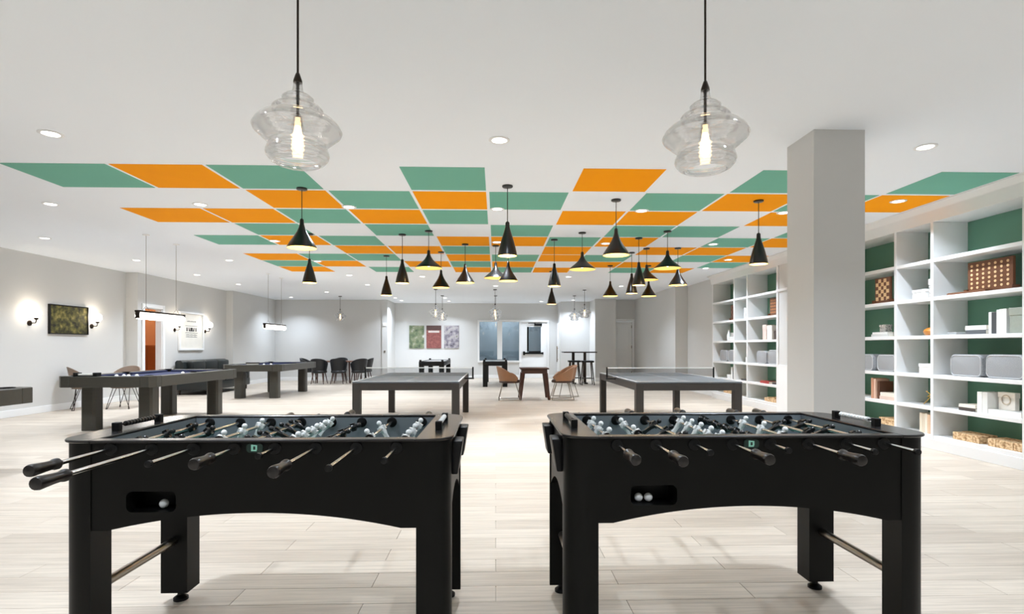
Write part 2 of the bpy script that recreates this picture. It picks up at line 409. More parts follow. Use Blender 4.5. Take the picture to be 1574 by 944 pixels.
# white two-panel door
d = struct(MB().box(4.46, 5.06, 20.20, 20.24, 0.01, 2.18).build('door_3', TRIM, smooth=0))
for z0, z1 in ((0.25, 0.95), (1.12, 2.05)):
    b = MB().box(4.54, 4.98, 20.187, 20.2, z0, z0 + 0.05).box(4.54, 4.98, 20.187, 20.2, z1 - 0.05, z1).box(4.54, 4.59, 20.187, 20.2, z0 + 0.05, z1 - 0.05).box(4.93, 4.98, 20.187, 20.2, z0 + 0.05, z1 - 0.05)
    b.build('panel_moulding', TRIM, d, bevel=0.004, bseg=1, smooth=0)
for z in (0.3, 1.25, 2.0): MB().box(5.04, 5.07, 20.18, 20.2, z - 0.05, z + 0.05).build('hinge', STEEL, d, smooth=0)
board('trim_4', (4.38, 4.46, 20.13, 20.15, 0, 2.28), (5.06, 5.14, 20.13, 20.15, 0, 2.28), (4.46, 5.06, 20.13, 20.15, 2.2, 2.28))
# pale edge with sensor beside the lounge wall
tag(MB().box(-4.19, -4.06, 20.38, 20.42, 2.02, 2.14).build('wall_speaker', TRIM, bevel=0.01), 'small white box fixed high on the wall edge beside the three prints', 'sensor')
tag(MB().box(-4.15, -4.09, 20.4, 20.42, 1.04, 1.12).build('wall_switch', STEEL, bevel=0.004), 'small grey switch plate on the white wall edge beside the lounge', 'switch')

# ------------------------------------------------------------------ recessed downlights
DL = [(-3.63, 4.57), (0.03, 4.6), (3.74, 4.65), (-5.42, 6.82), (-3.61, 6.79), (-1.82, 6.84), (0.02, 6.89), (1.86, 6.92), (3.73, 6.97),
      (-7.22, 8.97), (-3.63, 9.08), (0.02, 9.08), (1.85, 9.14), (3.68, 9.15), (-7.22, 11.21), (-5.36, 11.16), (-3.62, 11.22),
      (-7.23, 13.45), (-3.56, 13.40), (-1.82, 13.59), (1.81, 13.55), (-7.17, 15.45), (-3.6, 15.47), (0.0, 15.64), (3.6, 15.6),
      (-5.38, 17.57), (-7.2, 19.45), (-3.58, 19.6), (-1.81, 19.55), (-3.55, 20.7), (-1.79, 20.94), (1.75, 20.98), (2.9, 20.3),
      (4.64, 10.78), (4.64, 11.95), (4.80, 6.38)]
DL += [(-1.84, 2.3), (1.86, 2.3), (-5.4, 2.3), (-3.62, 0.05), (0.02, 0.05), (3.73, 0.05), (-1.84, -2.2), (1.86, -2.2), (-5.4, -2.2)]  # unseen: pair read off table shadows, rest of grid added to light the foreground
LINES = [(-7.2, 'along the sconce wall'), (-5.4, 'over the pool tables'), (-3.6, 'beside the pool tables'), (-1.82, 'over the tennis table near the pool'), (0.02, 'down the middle of the room'),
         (1.84, 'between aisle and second tennis table'), (3.7, 'beside the pillar'), (4.7, 'close to the bookcases'), (2.9, 'in the bar alcove')]
ring = MB().lathe([(0.062, 0.0), (0.088, 0.0), (0.09, -0.004), (0.085, -0.007), (0.064, -0.007), (0.056, 0.012)], 20, caps=False).mesh('trim_ring', TRIM)
lens = MB().lathe([(0.001, 0.0), (0.06, 0.0)], 20, caps=False).mesh('lens', emit_mat('lamp_white', (255, 250, 242), 6.0))
# the lamps sit in the panels or in the plain ceiling: find the face they are fixed to
def ceil_z(x, y):
    for c in range(11):
        if GX[c] < x < GX[c + 1]:
            for r in range(9):
                if GY[r] < y < GY[r + 1] and GRID[c][r] != 'W': return CEIL - 0.003
    return CEIL
seen = {}
for x, y in DL:
    ln = min(LINES, key=lambda q: abs(q[0] - x))
    if y > 3.5:
        seen[ln] = seen.get(ln, 0) + 1
        lb = f"recessed downlight, {ORD[seen[ln] - 1]} from the camera, line {ln[1]}"
    else: lb = 'unseen recessed downlight in the ceiling above the foosball end of the room'
    t = thing('downlight', lb, 'downlight', (x, y, ceil_z(x, y)), group='recessed ceiling downlights')
    link('trim_ring', ring, t); link('lens', lens, t, (0, 0, -0.003))
    lamp('downlight_lamp', 'AREA', t, (0, 0, -0.012), DOWNLIGHT_W, (228, 240, 255), 0.06, math.radians(125))

# ------------------------------------------------------------------ black cone pendants
def offset_lining(p): return [(max(0.004, r - 0.004), z + 0.001) for r, z in p]
PROF = {
    'A': [(0.104, 0.0), (0.1, 0.035), (0.088, 0.09), (0.07, 0.16), (0.05, 0.225), (0.033, 0.28), (0.024, 0.315), (0.022, 0.36)],
    'B': [(0.158, 0.0), (0.153, 0.018), (0.125, 0.065), (0.088, 0.12), (0.055, 0.175), (0.034, 0.225), (0.024, 0.26), (0.021, 0.31)],
    'C': [(0.205, 0.0), (0.196, 0.014), (0.155, 0.05), (0.105, 0.09), (0.065, 0.13), (0.036, 0.175), (0.025, 0.205), (0.022, 0.26)],
}
PEND = {'A': [], 'B': [], 'C': []}
for k, px, x, y in [('B', 464, -2.124, 6.056), ('A', 475.8, -2.861, 8.489), ('A', 594, -2.087, 10.507), ('A', 618, -1.444, 8.495), ('C', 659, -1.004, 8.222), ('B', 678, -1.001, 10.045),
                    ('B', 715, -0.517, 9.27), ('A', 780, 0.127, 5.907), ('C', 762, 0.0, 9.373), ('B', 781, 0.206, 9.0), ('A', 848, 1.289, 12.567), ('A', 852, 0.949, 8.834),
                    ('C', 895, 1.318, 8.293), ('B', 938, 2.449, 11.625), ('B', 947, 1.424, 6.428), ('A', 971, 2.507, 10.01), ('A', 982, 2.284, 8.662), ('C', 994, 2.663, 9.573),
                    ('B', 997, 3.272, 11.608), ('C', 1026, 2.58, 8.138), ('B', 1042, 3.204, 9.525), ('A', 1166, 3.123, 6.406)]:
    PEND[k].append((px, x, y))
DESC = {'A': ('tall narrow black pendant lamp', 'nine'), 'B': ('bell-shaped black pendant lamp', 'eight'), 'C': ('wide flat black pendant lamp', 'five')}
ZB = {'A': 2.24, 'B': 2.34, 'C': 2.435}
canopy_me = MB().lathe([(0.058, 0.0), (0.058, -0.014), (0.05, -0.02), (0.01, -0.022)], 20).mesh('canopy', SHADE)
bulb_m = emit_mat('warm_bulb', (255, 226, 170), 14.0)
bulb_me = MB().sphere((0, 0, 0), 0.03, 12, 8, (1, 1, 1.2)).mesh('bulb', bulb_m)
sh_me = {k: MB().lathe(PROF[k] + [(0.012, PROF[k][-1][1] + 0.012)], 36, caps=False).mesh('shade', SHADE) for k in PROF}
ln_me = {k: MB().lathe(offset_lining(PROF[k])[:-1], 36, caps=False).mesh('shade_lining', GOLD) for k in PROF}
for k in 'ABC':
    for i, (px, x, y) in enumerate(sorted(PEND[k])):
        zc = ceil_z(x, y); zb = ZB[k]; top = zb + PROF[k][-1][1]
        t = thing('pendant_lamp', f'{DESC[k][0]}, {ORD[i]} of {DESC[k][1]} counted from the sconce wall', 'pendant lamp', (x, y, zb), group=DESC[k][0] + 's over the game tables')
        link('shade', sh_me[k], t); link('shade_lining', ln_me[k], t)
        link('canopy', canopy_me, t, (0, 0, zc - zb))
        MB().cyl((0, 0, top - zb), (0, 0, zc - zb - 0.02), 0.0045, seg=8).build('cord', SHADE, t)
        link('bulb', bulb_me, t, (0, 0, 0.085 if k != 'C' else 0.06))
        lamp('pendant_light', 'POINT', t, (0, 0, 0.035), SHADE_W, (255, 234, 196), 0.025)

# ------------------------------------------------------------------ clear glass pendants
GPROF = [(0.020, 0.0), (0.024, -0.03), (0.030, -0.052), (0.058, -0.060), (0.072, -0.074), (0.072, -0.084), (0.058, -0.098), (0.064, -0.102), (0.100, -0.110), (0.116, -0.124), (0.116, -0.134), (0.100, -0.148),
         (0.116, -0.154), (0.160, -0.170), (0.190, -0.196), (0.201, -0.220), (0.198, -0.232), (0.176, -0.252), (0.150, -0.276), (0.128, -0.292), (0.124, -0.300), (0.136, -0.312), (0.144, -0.334), (0.140, -0.352), (0.122, -0.374), (0.100, -0.386)]
# gentle moulded ripples, blown wall with a real thickness
GP2 = []
for a, b_ in zip(GPROF[:-1], GPROF[1:]):
    for q in range(4):
        f = q / 4; zz = a[1] + (b_[1] - a[1]) * f
        GP2.append((a[0] + (b_[0] - a[0]) * f + 0.0013 * math.sin(zz * 420), zz))
GP2.append(GPROF[-1])
g_me = MB().lathe(GP2 + [(max(0.012, r - 0.0045), z + 0.001) for r, z in reversed(GP2)] + [GP2[0]], 56, caps=False).mesh('glass_shade', GLASS, smooth=80, weld=True)
fil_m = emit_mat('edison_bulb', (255, 216, 160), GLASS_GLOW)
eb_me = MB().lathe([(0.012, 0.0), (0.016, -0.012), (0.023, -0.035), (0.027, -0.065), (0.026, -0.092), (0.019, -0.112), (0.008, -0.122), (0.001, -0.124)], 16, caps=False).mesh('bulb', fil_m)
so_me = MB().lathe([(0.006, -0.155), (0.02, -0.158), (0.022, -0.2), (0.018, -0.205)], 16).mesh('socket', STEEL)
st_me = MB().cyl((0, 0, 0.02), (0, 0, -0.16), 0.007, seg=10).lathe([(0.021, 0.0), (0.02, 0.012), (0.009, 0.045), (0.004, 0.05)], 16).mesh('stem', BRONZE)
def glass_pendant(x, y, ztop, label, group):
    t = thing('glass_pendant_lamp', label, 'pendant lamp', (x, y, ztop), group=group)
    link('glass_shade', g_me, t); link('stem', st_me, t); link('socket', so_me, t); link('bulb', eb_me, t, (0, 0, -0.2)).scale = (0.85, 0.85, 1.0)
    MB().cyl((0, 0, 0.045), (0, 0, CEIL - ztop - 0.02), 0.0055, seg=8).build('cord', BRONZE, t)
    link('canopy', canopy_me, t, (0, 0, CEIL - ztop))
G = 'clear glass pendants'
glass_pendant(-0.938, 2.62, 2.51, 'large tiered clear glass pendant lamp above the foosball table with black near players', G)
glass_pendant(1.015, 2.62, 2.50, 'large tiered clear glass pendant lamp above the foosball table with white near players', G)
for x, y, lb in [(-5.357, 19.0, 'small clear glass pendant lamp hanging over the navy chairs in the lounge'),
                 (-1.818, 16.61, 'clear glass pendant lamp before the three prints, the one hanging higher'), (-1.817, 18.68, 'clear glass pendant lamp before the three prints, the one hanging lower'),
                 (-0.02, 16.62, 'clear glass pendant lamp before the back window, upper of two in line'), (0.0, 18.65, 'clear glass pendant lamp before the back window, lower of two in line'),
                 (2.684, 18.57, 'clear glass pendant lamp over the bar table, the lower one'), (2.719, 16.67, 'clear glass pendant lamp over the bar table, the higher one')]:
    glass_pendant(x, y, 2.53, lb, G)

# ------------------------------------------------------------------ linear lights over the pool tables
tube_m = emit_mat('light_tube', (255, 253, 248), TUBE_GLOW)
def linear_light(y, label):
    t = thing('linear_lamp', label, 'hanging lamp', (-5.42, y, 1.70), group='linear lamps over the pool tables')
    MB().box(-0.035, 0.035, -0.62, 0.62, 0.085, 0.115).build('top_bar', BRONZE, t, bevel=0.006)
    MB().cyl((0, -0.585, 0.03), (0, 0.585, 0.03), 0.05, seg=18).build('light_tube', tube_m, t)
    for s in (-1, 1):
        MB().box(-0.03, 0.03, s * 0.6 - 0.014, s * 0.6 + 0.014, -0.01, 0.085).build('end_cap', BRONZE, t, bevel=0.005)
        MB().cyl((0, s * 0.4, 0.19), (0, s * 0.4, CEIL - 1.70 - 0.015), 0.003, seg=6).cyl((0, s * 0.4, 0.19), (0, s * 0.4 - 0.09, 0.115), 0.003, seg=6).cyl((0, s * 0.4, 0.19), (0, s * 0.4 + 0.09, 0.115), 0.003, seg=6).build('hanging_wire', STEEL, t)
        MB().lathe([(0.05, 0.0), (0.048, -0.014), (0.01, -0.018)], 16, (0, s * 0.4, CEIL - 1.70)).build('canopy', TRIM, t)
linear_light(9.04, 'long glowing tube lamp over the pool table with the black tray')
linear_light(13.59, 'long glowing tube lamp over the far pool table beside the sofa')

# ------------------------------------------------------------------ wall sconces, pictures
globe_m = emit_mat('sconce_globe_glow', (255, 240, 220), SCONCE_GLOW)
def sconce(x, y, label):
    t = thing('wall_sconce', label, 'wall lamp', (x, y, 1.70), group='globe wall sconces')
    MB().lathe([(0.052, 0.0), (0.052, 0.012), (0.03, 0.022)], 18).build('wall_plate', BRONZE, t).rotation_euler = (0, PI / 2, 0)
    MB().tube([(0.02, 0, 0), (0.11, 0, 0.0), (0.125, 0, 0.03), (0.125, 0, 0.07)], 0.009).build('arm', BRONZE, t)
    MB().lathe([(0.02, 0.06), (0.034, 0.075), (0.034, 0.10), (0.026, 0.105)], 16, (0.125, 0, 0)).build('socket', BRONZE, t)
    MB().sphere((0.125, 0, 0.185), 0.085, 18, 12).build('globe', globe_m, t)
sconce(XL, 10.40, 'glowing globe sconce on the wall by the green picture, edge away from the chairs')
sconce(XL, 11.96, 'glowing globe sconce between the green picture and the wall corner')
sconce(-8.38, 14.52, 'glowing globe sconce between the doorway and the white framed poster')
sconce(-8.38, 16.02, 'glowing globe sconce above the sofa, beyond the white framed poster')

t = thing('framed_picture', 'dark framed green and brown woodland picture on the sconce wall', 'picture', (XL, 11.32, 1.80))
MB().box(0.002, 0.03, -0.48, 0.48, -0.27, 0.27).build('canvas', ramp_mat('woodland_print', [(0.3, (22, 20, 12)), (0.43, (58, 56, 24)), (0.55, (88, 84, 36)), (0.72, (140, 126, 72))], 11, 0.85), t, smooth=0)
MB().box(0, 0.045, -0.5, -0.48, -0.29, 0.29).box(0, 0.045, 0.48, 0.5, -0.29, 0.29).box(0, 0.045, -0.48, 0.48, 0.27, 0.29).box(0, 0.045, -0.48, 0.48, -0.29, -0.27).build('frame', RUBBER, t, smooth=0)

t = thing('framed_poster', 'cream poster with a dark emblem and lettering in a white frame above the sofa', 'poster', (-8.38, 15.28, 1.68))
MB().box(0.002, 0.02, -0.55, 0.55, -0.47, 0.47).build('sheet', mat('poster_paper', (232, 228, 218), 0.6), t, smooth=0)
MB().box(0, 0.05, -0.6, -0.55, -0.52, 0.52).box(0, 0.05, 0.55, 0.6, -0.52, 0.52).box(0, 0.05, -0.55, 0.55, 0.47, 0.52).box(0, 0.05, -0.55, 0.55, -0.52, -0.47).build('frame', TRIM, t, bevel=0.004, bseg=1, smooth=0)
INK = mat('poster_ink', (40, 40, 42), 0.6)
b = MB()
b.box(0.02, 0.023, -0.30, 0.30, 0.14, 0.15).box(0.02, 0.023, -0.30, 0.30, -0.05, -0.04)
for k, wd in ((-0.22, 0.05), (-0.12, 0.03), (0.0, 0.12), (0.12, 0.03), (0.22, 0.05)):
    b.box(0.02, 0.023, k - wd / 2, k + wd / 2, 0.0, 0.10)
for s in (-1, 1):
    b.prism([(s * 0.06, 0.0), (s * 0.09, 0.0), (s * 0.15, 0.10), (s * 0.12, 0.10)], 'x', 0.02, 0.023)
b.build('emblem', INK, t, smooth=0)
b = MB()
for z, n, wd in ((0.27, 9, 0.40), (-0.10, 10, 0.5), (-0.15, 10, 0.5)):
    for i in range(n):
        y = -wd / 2 + wd * i / (n - 1)
        b.box(0.02, 0.022, y - 0.014, y + 0.014, z - 0.014, z + (0.014 if i % 3 else 0.006))
b.build('lettering', INK, t, smooth=0)

def print_art(x, label, m, extra=None):
    t = thing('art_print', label, 'picture', (x, 21.95, 1.65), group='three prints on the back wall')
    MB().box(-0.295, 0.295, -0.035, 0, -0.455, 0.455).build('canvas', m, t, smooth=0)
    if extra: extra(t)
print_art(-3.157, 'green foliage print with white patches, on the back wall', ramp_mat('foliage_print', [(0.3, (60, 74, 58)), (0.48, (110, 124, 92)), (0.6, (140, 142, 116)), (0.72, (214, 216, 210))], 5.5, 0.6))
def band(t):
    MB().box(-0.22, 0.22, -0.039, -0.035, 0.17, 0.25).build('pale_band', mat('pale_band', (206, 196, 190), 0.6), t, smooth=0)
    MB().box(-0.295, 0.295, -0.038, -0.035, 0.27, 0.455).build('dark_band', mat('dark_band', (84, 60, 56), 0.6, vary=0.3, scale=14), t, smooth=0)
print_art(-2.473, 'brick red print with a pale band across its upper part', ramp_mat('brick_print', [(0.35, (120, 66, 62)), (0.65, (150, 90, 84))], 16, 0.6), band)
print_art(-1.767, 'mottled grey violet print beside the brick red one', ramp_mat('violet_print', [(0.3, (74, 70, 78)), (0.45, (132, 126, 136)), (0.6, (176, 170, 168)), (0.75, (100, 104, 90))], 7, 0.6))

# ------------------------------------------------------------------ foosball tables
def team_player(m):
    b = MB()
    b.sphere((0, 0, 0.034), 0.0135, 10, 6)
    b.lathe([(0.012, 0.02), (0.0165, 0.008), (0.0165, -0.012), (0.012, -0.03)], 10)
    b.box(-0.021, 0.021, -0.011, 0.011, -0.006, 0.016)
    b.prism([(-0.009, -0.025), (0.009, -0.025), (0.008, -0.055), (0.012, -0.078), (-0.012, -0.078), (-0.008, -0.055)], 'y', -0.012, 0.012)
    b.v = [(x * 0.9, y * 0.9, z * 0.9) for x, y, z in b.v]
    return b.mesh('player', m, smooth=50)
PLAY = {'B': team_player(BLACKP), 'W': team_player(WHITEP)}
# handle: its outer end at y=0, running to +y
hprof = [(0.010, 0.0), (0.018, 0.003), (0.0205, 0.012), (0.019, 0.03), (0.0165, 0.06), (0.0155, 0.085), (0.0165, 0.094), (0.019, 0.1), (0.019, 0.112), (0.0125, 0.118), (0.009, 0.128)]
hb = MB().lathe(hprof, 14)
hb.v = [(x, z, y) for x, y, z in hb.v]
HANDLE = hb.mesh('handle', mat('handle_grip', (24, 20, 18), 0.3))
cb = MB().lathe([(0.008, 0.0), (0.0115, 0.002), (0.0115, 0.016), (0.009, 0.019)], 12); cb.v = [(x, z, y) for x, y, z in cb.v]
ENDCAP = cb.mesh('end_cap', RUBBER)
bb = MB().lathe([(0.0095, 0.0), (0.018, 0.0), (0.018, 0.014), (0.0095, 0.014)], 14, caps=False); bb.v = [(x, z, y) for x, y, z in bb.v]
BUMPER = bb.mesh('bumper', RUBBER)
ub = MB().lathe([(0.009, -0.006), (0.022, -0.006), (0.025, -0.002), (0.025, 0.0)], 18); ub.v = [(x, z, y) for x, y, z in ub.v]
BUSH = ub.mesh('bushing', RUBBER)
BEAD = None
def foosball(loc, label, near, tips, slides, angs, balls):
    far = 'W' if near == 'B' else 'B'
    t = thing('foosball_table', label, 'foosball table', loc, group='foosball tables')
    HL, HD, T = 0.73, 0.375, 0.912
    # legs with rounded outer corner, pad feet
    xi, yi, r = 0.603, HD - 0.112, 0.095
    for sx in (-1, 1):
        for sy in (-1, 1):
            poly = [(xi, yi), (HL, yi)] + [(HL - r + r * math.cos(a), HD - r + r * math.sin(a)) for a in [PI / 2 * i / 8 for i in range(9)]] + [(xi, HD)]
            MB().prism([(sx * x, sy * y) for x, y in poly], 'z', 0.055, T - 0.011).build('leg', BLACK, t, smooth=30)
            MB().lathe([(0.034, 0.0), (0.034, 0.012), (0.016, 0.026), (0.012, 0.056)], 18, (sx * 0.665, sy * (HD - 0.055), 0)).build('foot', RUBBER, t)
    # long aprons with arched lower edge; front one has the ball return opening
    def zlo(x):
        a = abs(x)
        if a > 0.545: return 0.572
        return 0.572 + 0.062 * (1 - (a / 0.545) ** 2)
    h0, h1, hz0, hz1, hr = -0.476, -0.293, 0.640, 0.718, 0.022
    def hole(x):
        e = min(x - h0, h1 - x)
        if e >= hr: return hz0, hz1
        d_ = hr - math.sqrt(max(0, hr * hr - (hr - e) ** 2)); return hz0 + d_, hz1 - d_
    xs = [-xi + 2 * xi * i / 40 for i in range(41)] + [-0.545, 0.545] + [h0 + (h1 - h0) * i / 2 for i in range(3)] + [h0 + hr * (1 - math.cos(PI / 2 * i / 5)) for i in range(6)] + [h1 - hr * (1 - math.cos(PI / 2 * i / 5)) for i in range(6)]
    xs = sorted(set(round(x, 5) for x in xs))
    def strips(b, xs_, lo, hi, y0, y1):
        pts = [(x, lo(x)) for x in xs_] + [(x, hi(x)) for x in reversed(xs_)]
        b.prism(pts, 'y', y0, y1)
    top = T - 0.011
    fy0, fy1 = -HD + 0.004, -HD + 0.034
    b = MB()
    L_ = [x for x in xs if x <= h0]; M_ = [x for x in xs if h0 <= x <= h1]; R_ = [x for x in xs if x >= h1]
    strips(b, L_, zlo, lambda x: top, fy0, fy1); strips(b, R_, zlo, lambda x: top, fy0, fy1)
    strips(b, M_, zlo, lambda x: hole(x)[0], fy0, fy1); strips(b, M_, lambda x: hole(x)[1], lambda x: top, fy0, fy1)
    ap = b.build('apron', BLACK, t, smooth=20)
    MB().box(h0 - 0.012, h1 + 0.012, fy1, fy1 + 0.09, hz0 - 0.012, hz0 - 0.002).box(h0 - 0.012, h1 + 0.012, fy1 + 0.085, fy1 + 0.09, hz0 - 0.012, hz1 + 0.012).box(h0 - 0.012, h0 - 0.004, fy1, fy1 + 0.085, hz0 - 0.012, hz1 + 0.012).box(h1 + 0.004, h1 + 0.012, fy1, fy1 + 0.085, hz0 - 0.012, hz1 + 0.012).box(h0 - 0.012, h1 + 0.012, fy1, fy1 + 0.09, hz1 + 0.006, hz1 + 0.012).build('ball_tray', RUBBER, ap, smooth=0)
    b = MB(); strips(b, xs, zlo, lambda x: top, HD - 0.034, HD - 0.004); b.build('apron', BLACK, t, smooth=20)
    # end aprons
    def elo(y): return 0.572 + 0.085 * (1 - (y / yi) ** 2)
    for sx in (-1, 1):
        ys = [-yi + 2 * yi * i / 24 for i in range(25)]
        poly = [(y, elo(y)) for y in ys] + [(y, top) for y in reversed(ys)]
        MB().prism(poly, 'x', sx * (HL - 0.034), sx * (HL - 0.006)).build('end_apron', BLACK, t, smooth=20)
        # tube stretcher between the two legs of an end
        MB().cyl((sx * 0.668, -yi - 0.005, 0.31), (sx * 0.668, yi + 0.005, 0.31), 0.019, seg=16).build('stretcher', STEEL, t)
        # drink pockets
        for sy in (-0.19, 0.19):
            MB().prism([(sx * (HL - 0.004), 0.745), (sx * (HL + 0.022), 0.745), (sx * (HL + 0.042), 0.88), (sx * (HL - 0.004), 0.88)], 'y', sy - 0.06, sy + 0.06).build('drink_holder', RUBBER, t, bevel=0.006)
        # top end rail
        q = HL + 0.012; e = HD + 0.012; rr = r + 0.012
        poly = [(0.60, -e)] + [(q - rr + rr * math.cos(a), -e + rr + rr * math.sin(a)) for a in [-PI / 2 + PI / 2 * i / 8 for i in range(9)]] + [(q - rr + rr * math.cos(a), e - rr + rr * math.sin(a)) for a in [PI / 2 * i / 8 for i in range(9)]] + [(0.60, e)]
        MB().prism([(sx * x, y) for x, y in poly], 'z', T - 0.011, T).build('end_rail', BLACKTOP, t, bevel=0.003, bseg=1)
        # sliding score counter
        sc = MB().box(sx * 0.665 - 0.014, sx * 0.665 + 0.014, -0.155, -0.127, T, T + 0.034).box(sx * 0.665 - 0.014, sx * 0.665 + 0.014, 0.127, 0.155, T, T + 0.034).cyl((sx * 0.665, -0.13, T + 0.022), (sx * 0.665, 0.13, T + 0.022), 0.004, seg=8).build('score_counter', RUBBER, t, bevel=0.002, bseg=1)
        for i in range(10):
            MB().lathe([(0.006, 0.0), (0.011, 0.002), (0.011, 0.014), (0.006, 0.016)], 12).build('bead', BLACKP if sx < 0 else WHITEP, sc, (sx * 0.665, 0.02 * i - 0.075, T + 0.022)).rotation_euler = (PI / 2, 0, 0)
        # inner end wall with goal mouth
        MB().box(sx * 0.60, sx * 0.612, -0.335, -0.10, 0.79, top).box(sx * 0.60, sx * 0.612, 0.10, 0.335, 0.79, top).box(sx * 0.60, sx * 0.612, -0.10, 0.10, 0.868, top).build('inner_end_wall', INNER, t, smooth=0)
        MB().box(sx * 0.612, sx * 0.69, -0.10, 0.10, 0.79, 0.868).build('goal', RUBBER, t, smooth=0)
    for sy in (-1, 1):
        y0, y1 = sorted((sy * 0.335, sy * (HD + 0.012)))
        MB().box(-0.60, 0.60, y0, y1, T - 0.011, T).build('side_rail', BLACKTOP, t, bevel=0.003, bseg=1)
        y0, y1 = sorted((sy * 0.335, sy * 0.341))
        MB().box(-0.60, 0.60, y0, y1, 0.79, T - 0.011).build('inner_side_wall', INNER, t, smooth=0)
    MB().box(-0.61, 0.61, -0.341, 0.341, 0.775, 0.79).build('playfield', FIELD, t, smooth=0)
    b = MB().box(-0.003, 0.003, -0.335, 0.335, 0.79, 0.7908)
    for sx in (-1, 1): b.box(sx * 0.46 - 0.003, sx * 0.46 + 0.003, -0.18, 0.18, 0.79, 0.7908).box(min(sx * 0.46, sx * 0.6), max(sx * 0.46, sx * 0.6), -0.183, -0.177, 0.79, 0.7908).box(min(sx * 0.46, sx * 0.6), max(sx * 0.46, sx * 0.6), 0.177, 0.183, 0.79, 0.7908)
    b.build('field_lines', WHITEP, t, smooth=0)
    # emblem between the middle rods
    e_ = MB().prism(rounded_rect(-0.030, 0.030, 0.862, 0.896, 0.012), 'y', -HD - 0.001, -HD + 0.004).build('emblem', mat('emblem_dark_green', (10, 42, 34), 0.4), t, smooth=0)
    MB().box(-0.012, -0.005, -HD - 0.003, -HD - 0.001, 0.868, 0.892).box(-0.005, 0.008, -HD - 0.003, -HD - 0.001, 0.868, 0.873).box(0.004, 0.010, -HD - 0.003, -HD - 0.001, 0.873, 0.890).box(-0.005, 0.004, -HD - 0.003, -HD - 0.001, 0.886, 0.891).build('mark', mat('emblem_mint', (150, 214, 194), 0.4), e_, smooth=0)
    order = [near, near, far, near, far, near, far, far]
    count = [3, 2, 3, 5, 5, 3, 2, 3]
    for i in range(8):
        x = (i - 3.5) * 0.1515
        mine = order[i] == near
        y0 = -HD - tips[i]; y1 = y0 + 1.26
        rod = MB().cyl((0, y0 + 0.01, 0), (0, y1 - 0.01, 0), 0.008, seg=12).build('rod', CHROME, t, (x, 0, 0.877))
        rod.rotation_euler = (0, math.radians(angs[i]), 0)
        h = link('handle', HANDLE, rod, (0, y0, 0) if mine else (0, y1, 0))
        if not mine: h.rotation_euler = (0, 0, PI)
        c_ = link('end_cap', ENDCAP, rod, (0, y1 - 0.012, 0) if mine else (0, y0, 0))
        n = count[i]; sp = {2: 0.24, 3: 0.185, 5: 0.118}[n]; s0 = slides[i]
        for k in range(n): link('player', PLAY[order[i]], rod, (0, (k - (n - 1) / 2) * sp + s0, 0))
        ext = (n - 1) / 2 * sp + 0.014
        link('bumper', BUMPER, rod, (0, s0 + ext, 0)); link('bumper', BUMPER, rod, (0, s0 - ext - 0.014, 0))
        link('bushing', BUSH, t, (x, -HD + 0.004, 0.877)); o = link('bushing', BUSH, t, (x, HD - 0.004, 0.877)); o.rotation_euler = (0, 0, PI)
        o = link('bushing', BUSH, t, (x, 0.335, 0.877)); link('bushing', BUSH, t, (x, -0.335, 0.877)).rotation_euler = (0, 0, PI)
    for (bx, lb) in balls:
        tag(MB().sphere((0, 0, 0), 0.0175, 16, 10).build('foosball', WHITEP, None, (loc[0] + bx, loc[1] - HD + 0.065, hz0 - 0.002 + 0.0175)), lb, 'ball', 'foosballs in the ball returns')
    return t
foosball((-0.905, 2.08 + 0.375, 0), 'black foosball table whose near players and score beads are black', 'B',
         [0.36, 0.52, 0.27, 0.28, 0.15, 0.40, 0.35, 0.24], [-0.03, -0.1, 0.02, 0.03, 0.05, -0.03, -0.02, 0.01], [62, 48, 22, -60, 38, 70, -30, 25],
         [(-0.372, 'white ball lying in the return tray of the foosball table with black near players')])
foosball((1.003, 2.115 + 0.375, 0), 'black foosball table whose near players are white, standing before the pillar', 'W',
         [0.29, 0.32, 0.17, 0.30, 0.14, 0.32, 0.17, 0.18], [0.02, 0.03, -0.02, 0.0, 0.05, 0.01, 0.02, 0.0], [24, -30, 55, 36, -62, 28, 58, 66],
         [(-0.43, 'white ball in the tray of the table with white near players, at the tray end'), (-0.39, 'white ball in the tray of the table with white near players, nearer the tray middle')])

